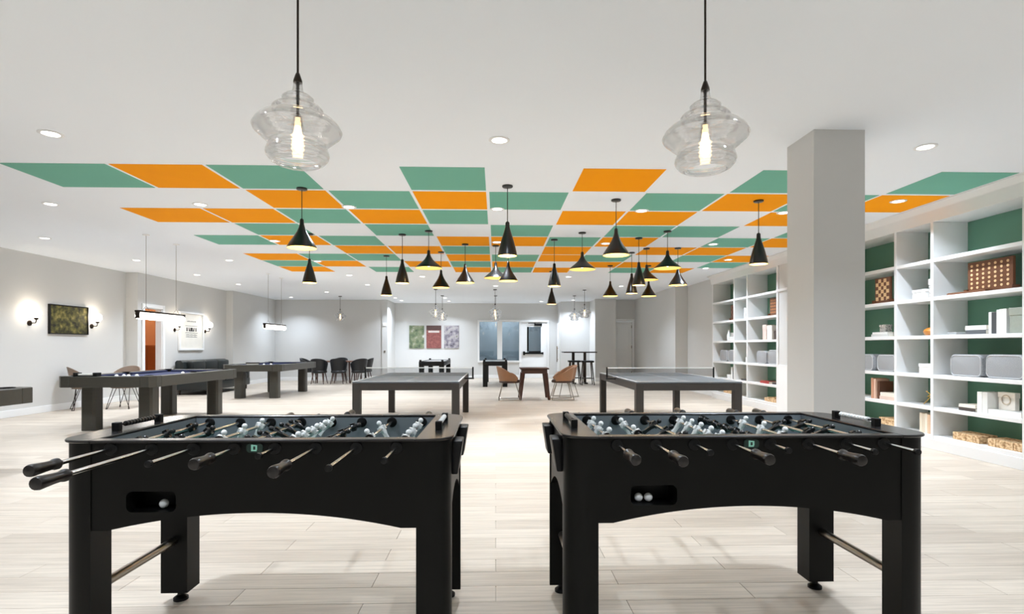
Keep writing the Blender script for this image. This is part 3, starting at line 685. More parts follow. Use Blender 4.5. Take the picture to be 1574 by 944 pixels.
# ------------------------------------------------------------------ pool tables
def pool_table(loc, label):
    t = thing('pool_table', label, 'pool table', loc, group='grey oak pool tables')
    hx, hy, ch = 0.70, 1.31, 0.13
    for sx in (-1, 1):
        for sy in (-1, 1):
            cx, cy = sx * 0.42, sy * 0.97; a = 0.105; c = 0.03
            poly = [(-a + c, -a), (a - c, -a), (a, -a + c), (a, a - c), (a - c, a), (-a + c, a), (-a, a - c), (-a, -a + c)]
            MB().prism([(cx + x, cy + y) for x, y in poly], 'z', 0, 0.67).build('leg', WOODGREY, t, smooth=0)
            # corner block with chamfered outer corner
            poly = [(hx - ch * 1.5, hy - ch * 1.5), (hx, hy - ch * 1.5), (hx, hy - ch * 0.55), (hx - ch * 0.55, hy), (hx - ch * 1.5, hy)]
            MB().prism([(sx * x, sy * y) for x, y in poly], 'z', 0.665, 0.83).build('corner_block', WOODGREY, t, bevel=0.004, bseg=1, smooth=0)
    e = ch * 1.5 + 0.003
    for sy in (-1, 1):
        y0, y1 = sorted((sy * hy, sy * (hy - 0.15)))
        MB().box(-hx + e, hx - e, y0, y1, 0.665, 0.825).build('end_rail', WOODGREYH, t, bevel=0.004, bseg=1, smooth=0)
        a, b_ = sorted((sy * (hy - 0.15), sy * (hy - 0.20)))
        MB().box(-hx + e + 0.03, hx - e - 0.03, a, b_, 0.79, 0.815).build('cushion', NAVY, t, bevel=0.008)
    for sx in (-1, 1):
        x0, x1 = sorted((sx * hx, sx * (hx - 0.15)))
        MB().box(x0, x1, -hy + e, hy - e, 0.665, 0.825).build('side_rail', WOODGREYH, t, bevel=0.004, bseg=1, smooth=0)
        a, b_ = sorted((sx * (hx - 0.15), sx * (hx - 0.20)))
        for s in (-1, 1):
            y0, y1 = sorted((s * 0.07, s * (hy - e - 0.04)))
            MB().box(a, b_, y0, y1, 0.79, 0.815).build('cushion', NAVY, t, bevel=0.008)
        for y in (-(hy - 0.17), 0, hy - 0.17):
            MB().lathe([(0.045, 0.0), (0.062, 0.0), (0.062, 0.006), (0.045, 0.006), (0.045, -0.03), (0.001, -0.03)], 18, (sx * (hx - 0.17 + (0.03 if y == 0 else 0)), y, 0.831), caps=False).build('pocket', RUBBER, t)
    MB().box(-hx + 0.14, hx - 0.14, -hy + 0.14, hy - 0.14, 0.68, 0.785).build('cloth_bed', NAVY, t, smooth=0)
    return t
pool_table((-5.68, 9.42, 0), 'grey oak pool table with navy cloth, white balls and black tray')
pool_table((-5.84, 14.55, 0), 'grey oak pool table standing farther back beside the dark sofa')
pool_table((-5.62, 4.72, 0), 'grey oak pool table whose corner alone shows beside the wall with sconces')
IVORY0 = mat('ivory_strip', (226, 224, 216), 0.5)
BALLC = {'white': WHITEP, 'red': mat('ball_red', (170, 40, 36), 0.2), 'yellow': mat('ball_yellow', (226, 180, 50), 0.2), 'black': BLACKP}
def ball(x, y, z, c, lb):
    tag(MB().sphere((0, 0, 0), 0.0286, 18, 12).build('pool_ball', BALLC[c], None, (x, y, z + 0.0286)), lb, 'ball', 'pool balls')
ball(-5.26, 9.35, 0.785, 'white', 'white cue ball alone on the navy cloth of the table under the tube lamp')
for i, (x, y) in enumerate([(-5.72, 8.42), (-5.63, 8.45), (-5.54, 8.42), (-5.47, 8.5)]):
    ball(x, y, 0.785, 'white', f'white ball in the loose row by the black tray, {ORD[i]} from the tray')
t = thing('ball_tray', 'black ball tray with a pale strip standing on the pool table end rail', 'tray', (-5.98, 8.185, 0.825))
MB().box(-0.17, 0.17, -0.05, 0.05, 0, 0.015).build('base', RUBBER, t, bevel=0.003, bseg=1)
for k in (-1, 1): MB().box(k * 0.14 - 0.03, k * 0.14 + 0.03, -0.05, 0.05, 0.015, 0.055).build('end_block', RUBBER, t, bevel=0.004, bseg=1)
MB().box(-0.11, 0.11, -0.035, 0.035, 0.015, 0.04).build('strip', IVORY0, t, bevel=0.004, bseg=1)
t = thing('table_brush', 'long black table brush lying on the far pool table rail', 'brush', (-5.84, 13.32, 0.826))
MB().box(-0.16, 0.16, -0.025, 0.025, 0.03, 0.055).build('handle', RUBBER, t, bevel=0.008)
MB().box(-0.14, 0.14, -0.02, 0.02, 0.0, 0.03).build('bristles', mat('bristle', (180, 178, 170), 0.8), t)
ball(-5.70, 13.62, 0.785, 'white', 'white ball on the far pool table beside the brush')
ball(-5.60, 13.80, 0.785, 'white', 'white ball on the far pool table, deeper on the cloth than its neighbour')

# ------------------------------------------------------------------ table tennis
NETM = bpy.data.materials.new('net_mesh'); NETM.use_nodes = True
_nt = NETM.node_tree; _b = _nt.nodes['Principled BSDF']; _b.inputs['Base Color'].default_value = lin((52, 54, 56)); _b.inputs['Alpha'].default_value = 0.2
def tennis_table(loc, label):
    t = thing('table_tennis_table', label, 'ping pong table', loc, group='table tennis tables')
    hx, hy = 0.7625, 1.37
    MB().box(-hx, hx, -hy, hy, 0.74, 0.76).build('table_top', PPTOP, t, bevel=0.003, bseg=1, smooth=0)
    b = MB()
    for s in (-1, 1):
        x0, x1 = sorted((s * hx, s * (hx - 0.02))); b.box(x0, x1, -hy, hy, 0.76, 0.761)
        y0, y1 = sorted((s * hy, s * (hy - 0.02))); b.box(-hx + 0.02, hx - 0.02, y0, y1, 0.76, 0.761)
    b.box(-0.0035, 0.0035, -hy + 0.02, hy - 0.02, 0.76, 0.761)
    b.build('court_lines', WHITEP, t, smooth=0)
    for sx in (-1, 1):
        for sy in (-1, 1):
            x0, x1 = sorted((sx * hx, sx * (hx - 0.11))); y0, y1 = sorted((sy * hy, sy * (hy - 0.11)))
            MB().box(x0, x1, y0, y1, 0, 0.738).build('leg', PPWOOD, t, bevel=0.004, bseg=1, smooth=0)
        x0, x1 = sorted((sx * (hx - 0.004), sx * (hx - 0.05)))
        MB().box(x0, x1, -hy + 0.11, hy - 0.11, 0.635, 0.738).build('apron', PPWOOD, t, smooth=0)
    for sy in (-1, 1):
        y0, y1 = sorted((sy * (hy - 0.004), sy * (hy - 0.05)))
        MB().box(-hx + 0.11, hx - 0.11, y0, y1, 0.635, 0.738).build('apron', PPWOOD, t, smooth=0)
    n = MB().box(-0.89, 0.89, -0.002, 0.002, 0.765, 0.9125).build('net', NETM, t, smooth=0)
    MB().box(-0.89, 0.89, -0.006, 0.006, 0.897, 0.9135).build('net_tape', WHITEP, n, smooth=0)
    for s in (-1, 1):
        MB().cyl((s * 0.9, 0, 0.74), (s * 0.9, 0, 0.918), 0.014, seg=10).build('net_post', RUBBER, t)
        x0, x1 = sorted((s * 0.70, s * 0.92)); MB().box(x0, x1, -0.03, 0.03, 0.715, 0.738).build('net_clamp', RUBBER, t, bevel=0.004)
tennis_table((-1.285, 7.86 + 1.37, 0), 'dark table tennis table behind the foosball table with black near players')
tennis_table((2.755, 7.70 + 1.37, 0), 'dark table tennis table before the bookcases')

# ------------------------------------------------------------------ far game tables
def game_table(x, y, label):
    t = thing('game_table', label, 'game table', (x, y, 0), group='long narrow game tables')
    hx, hy = 0.385, 1.28
    MB().box(-hx, hx, -hy, hy, 0.66, 0.77).build('cabinet', RUBBER, t, bevel=0.006)
    MB().box(-hx + 0.05, hx - 0.05, -hy + 0.05, hy - 0.05, 0.77, 0.785).build('table_top', mat('pale_grey_top', (190, 192, 190), 0.25), t, smooth=0)
    for sx in (-1, 1):
        x0, x1 = sorted((sx * hx, sx * (hx - 0.05))); MB().box(x0, x1, -hy, hy, 0.77, 0.80).build('side_rail', RUBBER, t, bevel=0.006)
        for sy in (-1, 1):
            a, b_ = sorted((sx * hx, sx * (hx - 0.15))); c, d_ = sorted((sy * (hy - 0.02), sy * (hy - 0.17)))
            MB().box(a, b_, c, d_, 0, 0.66).build('leg', RUBBER, t, bevel=0.006)
            MB().box(sx * 0.34 - 0.035, sx * 0.34 + 0.035, sy * 1.24 - 0.03, sy * 1.24 + 0.03, 0.80, 0.85).build('corner_block', RUBBER, t, bevel=0.008)
    for sy in (-1, 1):
        y0, y1 = sorted((sy * hy, sy * (hy - 0.05))); MB().box(-hx + 0.05, hx - 0.05, y0, y1, 0.77, 0.80).build('end_rail', RUBBER, t, bevel=0.006)
game_table(-0.02, 17.08 + 1.28, 'black narrow game table seen end on before the back window')
game_table(-1.99, 16.95 + 1.28, 'black narrow game table with pale top below the three prints')

# ------------------------------------------------------------------ tan armchairs and their table
def bucket(m, R=0.27, low=0.30, high=0.80, arm=0.62, thick=0.03):
    b = MB(); n = 22
    def pt(u, v, off):
        a = math.radians(-128 + 256 * u); s = abs(2 * u - 1)
        topz = high - (high - arm) * min(1, (s / 0.75) ** 2.2)
        if s > 0.86: topz = arm - (s - 0.86) / 0.14 * 0.10
        z = low + 0.11 + (topz - low - 0.11) * v
        rr = R * (0.88 + 0.16 * v) + off
        return (-rr * math.cos(a) - 0.04 * v * math.cos(a), rr * math.sin(a), z)
    b.grid(lambda u, v: pt(u, v, 0), n, 6); b.grid(lambda u, v: pt(u, v, -thick), n, 6)
    b.grid(lambda u, v: pt(u, 1, -thick * v), n, 1); b.grid(lambda u, v: pt(u, 0, -thick * v), n, 1)
    b.grid(lambda u, v: pt(0, u, -thick * v), 6, 1); b.grid(lambda u, v: pt(1, u, -thick * v), 6, 1)
    return b.mesh('shell', m, weld=True, smooth=60)
SHELL = bucket(TAN)
def armchair(x, y, rz, label, group='tan leather armchairs'):
    t = thing('armchair', label, 'chair', (x, y, 0), rz, group)
    link('shell', SHELL, t)
    MB().lathe([(0.20, 0.40), (0.245, 0.41), (0.255, 0.44), (0.23, 0.475), (0.001, 0.48)], 22).build('seat_pad', BROWNPAD, t)
    for s in (-1, 1):
        MB().tube([(0.14, s * 0.16, 0.41), (0.26, s * 0.23, 0.012), (-0.26, s * 0.23, 0.012), (-0.16, s * 0.16, 0.41)], 0.009, 8).build('sled_leg', STEEL, t)
    return t
armchair(0.33, 12.98, 0, 'tan leather armchair on the window side of the small brown table')
armchair(1.58, 13.02, PI, 'tan leather armchair on the bookcase side of the small brown table')
armchair(1.75, 13.75, PI + 0.3, 'tan leather armchair half hidden behind the one by the bookcases')
t = thing('side_table', 'small brown wooden table with splayed legs between the tan armchairs', 'table', (0.92, 13.2, 0))
MB().box(-0.34, 0.34, -0.34, 0.34, 0.72, 0.755).build('table_top', DARKWOOD, t, bevel=0.005)
MB().box(-0.30, 0.30, -0.30, 0.30, 0.62, 0.72).build('apron', DARKWOOD, t, bevel=0.004)
for sx in (-1, 1):
    for sy in (-1, 1):
        b = MB(); b.cyl((sx * 0.27, sy * 0.27, 0.63), (sx * 0.34, sy * 0.33, 0.0), 0.045, 0.03, seg=4); b.build('leg', DARKWOOD, t, smooth=0)

# wire-legged shell chairs by the sconce wall
SHELL2 = bucket(mat('taupe_shell', (128, 108, 92), 0.55), 0.26, 0.33, 0.86, 0.62, 0.02)
def wire_chair(x, y, rz, label):
    t = thing('shell_chair', label, 'chair', (x, y, 0), rz, 'taupe shell chairs by the sconce wall')
    link('shell', SHELL2, t)
    MB().lathe([(0.18, 0.415), (0.225, 0.42), (0.235, 0.445), (0.20, 0.465), (0.001, 0.47)], 20).build('seat_pad', mat('taupe_pad', (112, 96, 84), 0.7), t)
    for sx in (-1, 1):
        for sy in (-1, 1):
            MB().tube([(sx * 0.10, sy * 0.16, 0.42), (sx * 0.24, sy * 0.21, 0.008), (sx * 0.20, sy * 0.21, 0.008), (sx * 0.16, sy * 0.06, 0.42)], 0.007, 6).build('hairpin_leg', BRONZE, t)
wire_chair(-8.24, 11.25, 0.7, 'taupe shell chair with hairpin legs against the wall below the green picture')
wire_chair(-7.62, 11.45, -1.5, 'taupe shell chair with hairpin legs behind the pool table with the black tray')

# ------------------------------------------------------------------ sofa
t = thing('leather_sofa', 'dark green black leather sofa below the framed poster', 'sofa', (-8.33, 15.62, 0))
MB().box(0.0, 0.88, -1.2, 1.2, 0.12, 0.34).build('base', SOFAM, t, bevel=0.03, bseg=3)
MB().prism([(0.0, 0.3), (0.28, 0.3), (0.20, 0.86), (0.14, 0.9), (0.04, 0.9), (0.0, 0.86)], 'y', -1.18, 1.18).build('backrest', SOFAM, t, bevel=0.02)
for s in (-1, 1):
    y0, y1 = sorted((s * 1.2, s * 1.0)); MB().box(0.0, 0.88, y0, y1, 0.3, 0.66).build('arm', SOFAM, t, bevel=0.05, bseg=3)
for k in range(3):
    MB().box(0.2, 0.9, -0.99 + 0.66 * k, -0.99 + 0.65 + 0.66 * k, 0.34, 0.47).build('seat_cushion', SOFAM, t, bevel=0.035, bseg=3)
    MB().box(0.17, 0.36, -0.99 + 0.66 * k, -0.99 + 0.65 + 0.66 * k, 0.47, 0.88).build('back_cushion', SOFAM, t, bevel=0.05, bseg=3)
for sx in (0.08, 0.8):
    for sy in (-1.1, 1.1): MB().cyl((sx, sy, 0), (sx, sy, 0.12), 0.02, 0.028, seg=10).build('leg', BRONZE, t)

# ------------------------------------------------------------------ lounge table and navy chairs
t = thing('lounge_table', 'brown wooden table ringed by navy chairs in the back lounge', 'table', (-5.62, 19.45, 0))
MB().box(-0.62, 0.62, -0.4, 0.4, 0.72, 0.76).build('table_top', mat('brown_top', (110, 76, 58), 0.4, vary=0.15, stretch=(1, 8, 1)), t, bevel=0.006)
for sx in (-1, 1):
    for sy in (-1, 1): MB().cyl((sx * 0.54, sy * 0.32, 0.72), (sx * 0.56, sy * 0.34, 0), 0.028, 0.02, seg=10).build('leg', DARKWOOD, t)
SHELL3 = bucket(NAVYCH, 0.27, 0.33, 0.86, 0.70, 0.05)
def navy_chair(x, y, rz, label):
    t = thing('lounge_chair', label, 'chair', (x, y, 0), rz, 'navy lounge chairs')
    link('shell', SHELL3, t)
    MB().lathe([(0.2, 0.36), (0.25, 0.38), (0.255, 0.43), (0.22, 0.47), (0.001, 0.475)], 20).build('seat', NAVYCH, t)
    for sx in (-1, 1):
        for sy in (-1, 1): MB().cyl((sx * 0.15, sy * 0.15, 0.38), (sx * 0.22, sy * 0.21, 0), 0.02, 0.012, seg=8).build('leg', DARKWOOD, t)
navy_chair(-5.98, 18.72, PI / 2, 'navy chair with its back turned, on the sofa side of the lounge table front')
navy_chair(-5.33, 18.72, PI / 2, 'navy chair with its back turned, in the middle of the lounge table front')
navy_chair(-4.68, 18.86, PI * 0.72, 'navy chair set askew at the lounge table corner by the wall edge')
navy_chair(-6.56, 19.42, 0.0, 'navy chair at the end of the lounge table by the far pool table')
navy_chair(-4.66, 19.6, PI, 'navy chair at the end of the lounge table by the white wall edge')
navy_chair(-5.7, 20.16, -PI / 2, 'navy chair between the lounge table and the back wall')

# ------------------------------------------------------------------ bar table and stools
t = thing('bar_table', 'tall dark bar table with two pedestals in the alcove', 'bar table', (2.86, 18.7, 0))
MB().box(-0.56, 0.56, -0.36, 0.36, 1.05, 1.09).build('table_top', BRONZE, t, bevel=0.006)
for sx in (-0.2, 0.2):
    MB().cyl((sx, 0, 0.02), (sx, 0, 1.05), 0.05, seg=12).build('pedestal', BRONZE, t)
    MB().box(sx - 0.06, sx + 0.06, -0.3, 0.3, 0.0, 0.04).build('foot_plate', BRONZE, t, bevel=0.006)
def stool(x, y, label):
    t = thing('bar_stool', label, 'bar stool', (x, y, 0), 0, 'dark bar stools')
    MB().box(-0.2, 0.2, -0.17, 0.17, 0.74, 0.80).build('seat', RUBBER, t, bevel=0.02)
    for sx in (-1, 1):
        for sy in (-1, 1): MB().cyl((sx * 0.13, sy * 0.11, 0.75), (sx * 0.2, sy * 0.18, 0), 0.02, 0.016, seg=8).build('leg', BRONZE, t)
    MB().tube([(-0.18, -0.16, 0.22), (0.18, -0.16, 0.22), (0.18, 0.16, 0.22), (-0.18, 0.16, 0.22), (-0.18, -0.16, 0.22)], 0.011, 6).build('foot_rest', BRONZE, t)
stool(2.62, 18.2, 'dark backless bar stool at the bar table, the one beside the exit door')
stool(3.02, 17.95, 'dark backless bar stool at the bar table, the one beside the white panelled door')

# ------------------------------------------------------------------ built-in bookcases
SH = [2.79, 2.34, 1.87, 1.40, 0.915, 0.52, 0.17]     # top faces of the boards (first: underside of the header)
BX0, BX1 = 5.36, 5.80
TH = 0.045
def bookcase(label, ys):
    """ys: divider positions from far to near"""
    t = thing('bookcase', label, 'bookcase', (BX0, (ys[0] + ys[-1]) / 2, 0))
    def P(name, x0, x1, y0, y1, z0, z1, m=SHELFW, bev=0.003):
        return MB().box(x0 - BX0, x1 - BX0, y0 - t.location.y, y1 - t.location.y, z0, z1).build(name, m, t, bevel=bev, bseg=1, smooth=0)
    d = 0.022
    for i, y in enumerate(ys): P('divider', BX0, BX1, y - d, y + d, 0.125, 2.79)
    for a, b_ in zip(ys[:-1], ys[1:]):
        lo, hi = min(a, b_) + d, max(a, b_) - d
        for z in SH[1:]: P('shelf', BX0 + 0.002, BX1, lo, hi, z - TH, z)
        P('back_panel', BX1, BX1 + 0.02, lo - d, hi + d, 0.0, 2.79, GREEN, 0)
    lo, hi = min(ys) - d, max(ys) + d
    P('header', BX0, BX1 + 0.02, lo, hi, 2.79, CEIL - 0.001)
    P('plinth', BX0 - 0.012, BX1, lo, hi, 0.0, 0.125)
    return t
A_Y = [8.44, 7.18, 6.566, 5.39, 4.72]
B_Y = [13.36, 12.153, 11.515, 10.272]
bookcase('white built-in bookcase with green back beside the pillar, the larger in view', A_Y)
bookcase('white built-in bookcase with green back seen behind the table tennis table', B_Y)
# narrow niche by the farther bookcase, open above and closed below
board('trim_5', (5.33, 5.36, 9.6, 10.25, 2.30, 2.345), (5.345, 5.36, 9.62, 9.66, 0.95, 2.79), (5.345, 5.36, 10.2, 10.25, 0.0, 2.79), (5.345, 5.36, 9.62, 10.2, 0.0, 0.92), bev=0.002)

# ------------------------------------------------------------------ things on the shelves
PAPER = mat('page_paper', (236, 230, 216), 0.8, vary=0.03, scale=90, stretch=(1, 1, 30))
def book(x, y, z, tx, ty, tz, rgb, label, cat='book', flat=False):
    """tx depth into the shelf, ty along the wall, tz height"""
    key = 'cover_%d_%d_%d' % rgb
    cm = mat(key, rgb, 0.5, vary=0.04)
    t = thing('book', label, cat, (x, y, z), 0, 'books and boxes in the bookcases')
    c = 0.004
    if flat:
        MB().box(0, tx, -ty / 2, ty / 2, 0, c).box(0, tx, -ty / 2, ty / 2, tz - c, tz).box(0, c, -ty / 2, ty / 2, c, tz - c).build('cover', cm, t, smooth=0)
        MB().box(c, tx - 0.006, -ty / 2 + 0.005, ty / 2 - 0.005, c, tz - c).build('pages', PAPER, t, smooth=0)
    else:
        MB().box(0, tx, -ty / 2, -ty / 2 + c, 0, tz).box(0, tx, ty / 2 - c, ty / 2, 0, tz).box(0, c, -ty / 2 + c, ty / 2 - c, 0, tz).build('cover', cm, t, smooth=0)
        MB().box(c, tx - 0.006, -ty / 2 + c, ty / 2 - c, 0.004, tz - 0.006).build('pages', PAPER, t, smooth=0)
    return t
def gift_box(x, y, z, tx, ty, tz, m, label, lidm=None):
    t = thing('storage_box', label, 'box', (x, y, z), 0, 'books and boxes in the bookcases')
    h = tz * 0.7
    MB().box(0.004, tx - 0.004, -ty / 2 + 0.004, ty / 2 - 0.004, 0, h).build('body', m, t, bevel=0.003, bseg=1, smooth=0)
    MB().box(0, tx, -ty / 2, ty / 2, h, tz).build('lid', lidm or m, t, bevel=0.003, bseg=1, smooth=0)
    return t
def felt_bin(x, y, z, w_, h, d_, label):
    t = thing('felt_bin', label, 'storage bin', (x, y, z), 0, 'grey felt storage bins')
    MB().prism(rounded_rect(-w_ / 2, w_ / 2, 0, h, min(0.06, h * 0.3)), 'x', 0, d_).build('body', GREYFELT, t, bevel=0.01, bseg=2)
    b = MB(); q = rounded_rect(-w_ / 2 + 0.012, w_ / 2 - 0.012, 0.012, h - 0.012, min(0.05, h * 0.26)); q.append(q[0])
    b.tube([(-0.001, y_, z_) for y_, z_ in q], 0.004, 5); b.build('front_seam', mat('felt_seam', (196, 197, 198), 0.9), t)
    return t
def board_game(x, y, z, w_, h, label, cols, rows, m1, m2, lean=0.0, holes=True):
    t = thing('board_game', label, 'board game', (x, y, z), 0, 'wooden board games in the bookcases')
    MB().box(0, 0.03, -w_ / 2, w_ / 2, 0, h).build('board', m1, t, bevel=0.003, bseg=1, smooth=0)
    cw, chh = (w_ - 0.04) / cols, (h - 0.06) / rows
    for i in range(cols):
        for j in range(rows):
            cy, cz = -w_ / 2 + 0.02 + cw * (i + 0.5), 0.04 + chh * (j + 0.5)
            if holes:
                MB().cyl((-0.004, cy, cz), (0.001, cy, cz), min(cw, chh) * 0.30, seg=10).build('disc', m2, t)
            elif (i + j) % 2 == 0:
                MB().box(-0.003, 0, cy - cw / 2, cy + cw / 2, cz - chh / 2, cz + chh / 2).build('square', m2, t, smooth=0)
    for s in (-1, 1): MB().box(-0.03, 0.06, s * w_ / 2 - 0.02, s * w_ / 2 + 0.02, 0, 0.05).build('foot', m1, t, smooth=0)
    return t
GAMEWOOD = mat('game_walnut', (104, 66, 44), 0.4, vary=0.2, scale=6, stretch=(1, 1, 7))
CREAMW = mat('game_maple', (222, 186, 140), 0.5)
XF = BX0 + 0.05
S = {k: z for k, z in enumerate(SH)}          # S[1] = board under the top tier ...
CORK = ramp_mat('cork_blocks', [(0.35, (150, 112, 74)), (0.5, (206, 172, 130)), (0.65, (226, 200, 160))], 40, 0.8)
PATT = ramp_mat('patterned_paper', [(0.3, (96, 96, 98)), (0.5, (190, 186, 180)), (0.7, (226, 222, 214))], 70, 0.7, 'voronoi')
IVORY = mat('ivory_card', (232, 228, 220), 0.6, vary=0.03)
WHITEC = mat('white_card', (240, 240, 238), 0.55, vary=0.02)
# near bookcase, wide bay beside the pillar (7.18 .. 8.44)
board_game(XF + 0.02, 7.52, S[2], 0.30, 0.36, 'dark brown chequered wooden board standing beside the pillar, on the second tier', 5, 6, GAMEWOOD, CREAMW, holes=False)
book(XF, 7.55, S[3], 0.22, 0.34, 0.035, (206, 206, 202), 'pale flat book under others on the third tier beside the pillar', flat=True)
book(XF + 0.01, 7.56, S[3] + 0.035, 0.21, 0.30, 0.03, (232, 230, 226), 'white flat book on top of its pile, third tier beside the pillar', flat=True)
gift_box(XF + 0.12, 7.66, S[3] + 0.065, 0.10, 0.13, 0.11, PATT, 'small patterned box on the white book pile beside the pillar')
felt_bin(XF, 7.42, S[4], 0.36, 0.235, 0.3, 'grey felt bin on the fourth tier beside the pillar, whole front in view')
felt_bin(XF, 7.86, S[4], 0.36, 0.235, 0.3, 'grey felt bin on the fourth tier mostly hidden by the pillar')
book(XF, 7.70, S[5], 0.2, 0.045, 0.29, (190, 140, 112), 'tan upright book on the fifth tier beside the pillar')
book(XF, 7.65, S[5], 0.2, 0.04, 0.28, (214, 178, 156), 'pinkish upright book leaning by the tan one, fifth tier beside the pillar')
book(XF + 0.02, 7.60, S[5], 0.2, 0.04, 0.25, (92, 60, 44), 'dark brown upright book on the fifth tier beside the pillar')
book(XF, 7.40, S[5], 0.22, 0.30, 0.05, (214, 190, 176), 'pinkish flat book at the bottom of the pair on the fifth tier', flat=True)
book(XF + 0.01, 7.41, S[5] + 0.05, 0.2, 0.28, 0.05, (230, 220, 208), 'cream flat book on top of the pinkish one, fifth tier', flat=True)
gift_box(XF, 7.40, S[6], 0.24, 0.32, 0.10, CORK, 'low yellow brown cork box on the bottom tier beside the pillar')
# narrow bay (6.566 .. 7.18)
gift_box(XF + 0.0, 6.84, S[2], 0.2, 0.22, 0.12, WHITEC, 'low white box on the second tier of the narrow bay')
gift_box(XF + 0.03, 6.655, S[2], 0.15, 0.13, 0.24, PATT, 'upright patterned white box on the second tier of the narrow bay', WHITEC)
t = thing('ceramic_pot', 'amber ochre ceramic pot on the third tier of the narrow bay', 'pot', (XF + 0.12, 6.78, S[3]))
MB().lathe([(0.05, 0.0), (0.075, 0.02), (0.085, 0.055), (0.07, 0.085), (0.05, 0.09), (0.045, 0.085), (0.06, 0.06)], 20).build('body', mat('ochre_glaze', (190, 120, 40), 0.25, vary=0.2, scale=12), t)
MB().lathe([(0.052, 0.09), (0.05, 0.098), (0.012, 0.105), (0.012, 0.118), (0.001, 0.122)], 16).build('lid', mat('ochre_glaze', (190, 120, 40)), t)
gift_box(XF, 6.71, S[4], 0.22, 0.26, 0.13, WHITEC, 'white lidded box on the fourth tier of the narrow bay')
t = thing('brass_sculpture', 'thin brass stick sculpture on the fifth tier of the narrow bay', 'ornament', (XF + 0.12, 6.74, S[5]))
for a, b_ in (((0, -0.12, 0.004), (0.02, 0.1, 0.1)), ((0.0, 0.1, 0.1), (0.03, -0.08, 0.22)), ((0.05, -0.1, 0.004), (0.0, 0.12, 0.17)), ((-0.05, 0.1, 0.004), (0.01, 0.02, 0.14))):
    MB().cyl(a, b_, 0.005, seg=8).build('stick', BRASS, t)
for i, (c, h) in enumerate((((226, 216, 196), 0.25), ((214, 202, 182), 0.245), ((234, 226, 210), 0.25), ((220, 190, 160), 0.24), ((204, 150, 110), 0.245))):
    book(XF, 6.80 - 0.042 * i, S[6], 0.18, 0.04, h, c, f'upright cream to tan book, bottom tier of narrow bay, {ORD[i]} from the pillar')
# wide bay (5.39 .. 6.566)
board_game(XF + 0.08, 5.92, S[2], 0.56, 0.36, 'large brown wooden board with rows of round discs on the second tier', 7, 6, GAMEWOOD, CREAMW)
t = thing('wooden_tray', 'flat brown wooden board lying before the large disc board game', 'board', (XF - 0.02, 6.12, S[2]))
MB().box(0, 0.09, -0.26, 0.26, 0, 0.022).build('board', GAMEWOOD, t, bevel=0.003, bseg=1)
MB().box(0.005, 0.085, -0.25, 0.25, 0.022, 0.026).build('inlay', mat('walnut_inlay', (130, 88, 54), 0.45), t)
gift_box(XF, 6.33, S[3], 0.12, 0.13, 0.03, mat('grey_card', (170, 172, 172), 0.6), 'small flat grey box on the third tier of the wide bay')
book(XF + 0.02, 6.03, S[3], 0.2, 0.26, 0.05, (86, 88, 90), 'dark grey flat book under the white one on the third tier', flat=True)
book(XF + 0.02, 6.03, S[3] + 0.05, 0.2, 0.27, 0.05, (236, 236, 232), 'white flat book on the dark grey one on the third tier', flat=True)
yy = 5.865
for i, (wd, c, h, nm) in enumerate(((0.035, (240, 240, 238), 0.24, 'plain white'), (0.06, (70, 72, 74), 0.235, 'black and white'), (0.035, (236, 236, 234), 0.26, 'tall white'), (0.04, (226, 226, 222), 0.265, 'pale grey'), (0.04, (240, 240, 238), 0.265, 'tall bright white'))):
    yy -= wd / 2
    book(XF + 0.02, yy, S[3], 0.19, wd - 0.002, h, c, f'{nm} upright book on the third tier, {ORD[i]} from the flat pile')
    yy -= wd / 2
gift_box(XF + 0.02, 5.53, S[3], 0.2, 0.2, 0.27, mat('sage_card', (150, 156, 144), 0.7, vary=0.1, scale=30), 'tall grey green box ending the upright book row on the third tier')
felt_bin(XF, 6.14, S[4], 0.42, 0.255, 0.3, 'grey felt bin on the fourth tier of the wide bay, beside the narrow bay')
felt_bin(XF, 5.66, S[4], 0.44, 0.26, 0.3, 'grey felt bin on the fourth tier of the wide bay, at the photo edge')
book(XF, 6.12, S[5], 0.2, 0.22, 0.04, (70, 62, 56), 'dark flat book under the cream one on the fifth tier', flat=True)
book(XF, 6.12, S[5] + 0.04, 0.2, 0.22, 0.035, (234, 226, 212), 'cream flat book on the dark one on the fifth tier', flat=True)
book(XF, 5.955, S[5], 0.2, 0.06, 0.235, (240, 240, 236), 'white upright book on the fifth tier next to the flat pair')
book(XF, 5.888, S[5], 0.2, 0.06, 0.235, (222, 222, 218), 'light grey upright book on the fifth tier next to the white one')
t = gift_box(XF + 0.1, 5.74, S[5] + 0.055, 0.06, 0.2, 0.19, IVORY, 'ivory card with a round outline standing on the white flat book')
MB().lathe([(0.045, 0.0), (0.055, 0.0), (0.055, 0.004), (0.045, 0.004)], 20, caps=False).build('ring_print', mat('ring_tan', (190, 176, 156), 0.7), t, (-0.001, 0, 0.11)).rotation_euler = (0, -PI / 2, 0)
book(XF, 5.66, S[5], 0.22, 0.38, 0.055, (228, 228, 224), 'long white flat book on the fifth tier of the wide bay', flat=True)
for i, (y, wd) in enumerate(((6.14, 0.36), (5.66, 0.40))):
    t = thing('wooden_puzzle', ('light brown wooden block puzzle on the bottom tier, the one by the narrow bay', 'light brown wooden block puzzle on the bottom tier at the picture edge')[i], 'puzzle', (XF, y, S[6]), 0, 'wooden block puzzles')
    for a in range(4):
        for b_ in range(2):
            h = 0.085 + 0.006 * ((a * 3 + b_) % 3)
            MB().box(b_ * 0.11, b_ * 0.11 + 0.106, -wd / 2 + wd / 4 * a, -wd / 2 + wd / 4 * (a + 1) - 0.004, 0, h).build('block', CORK, t, bevel=0.004, bseg=1)
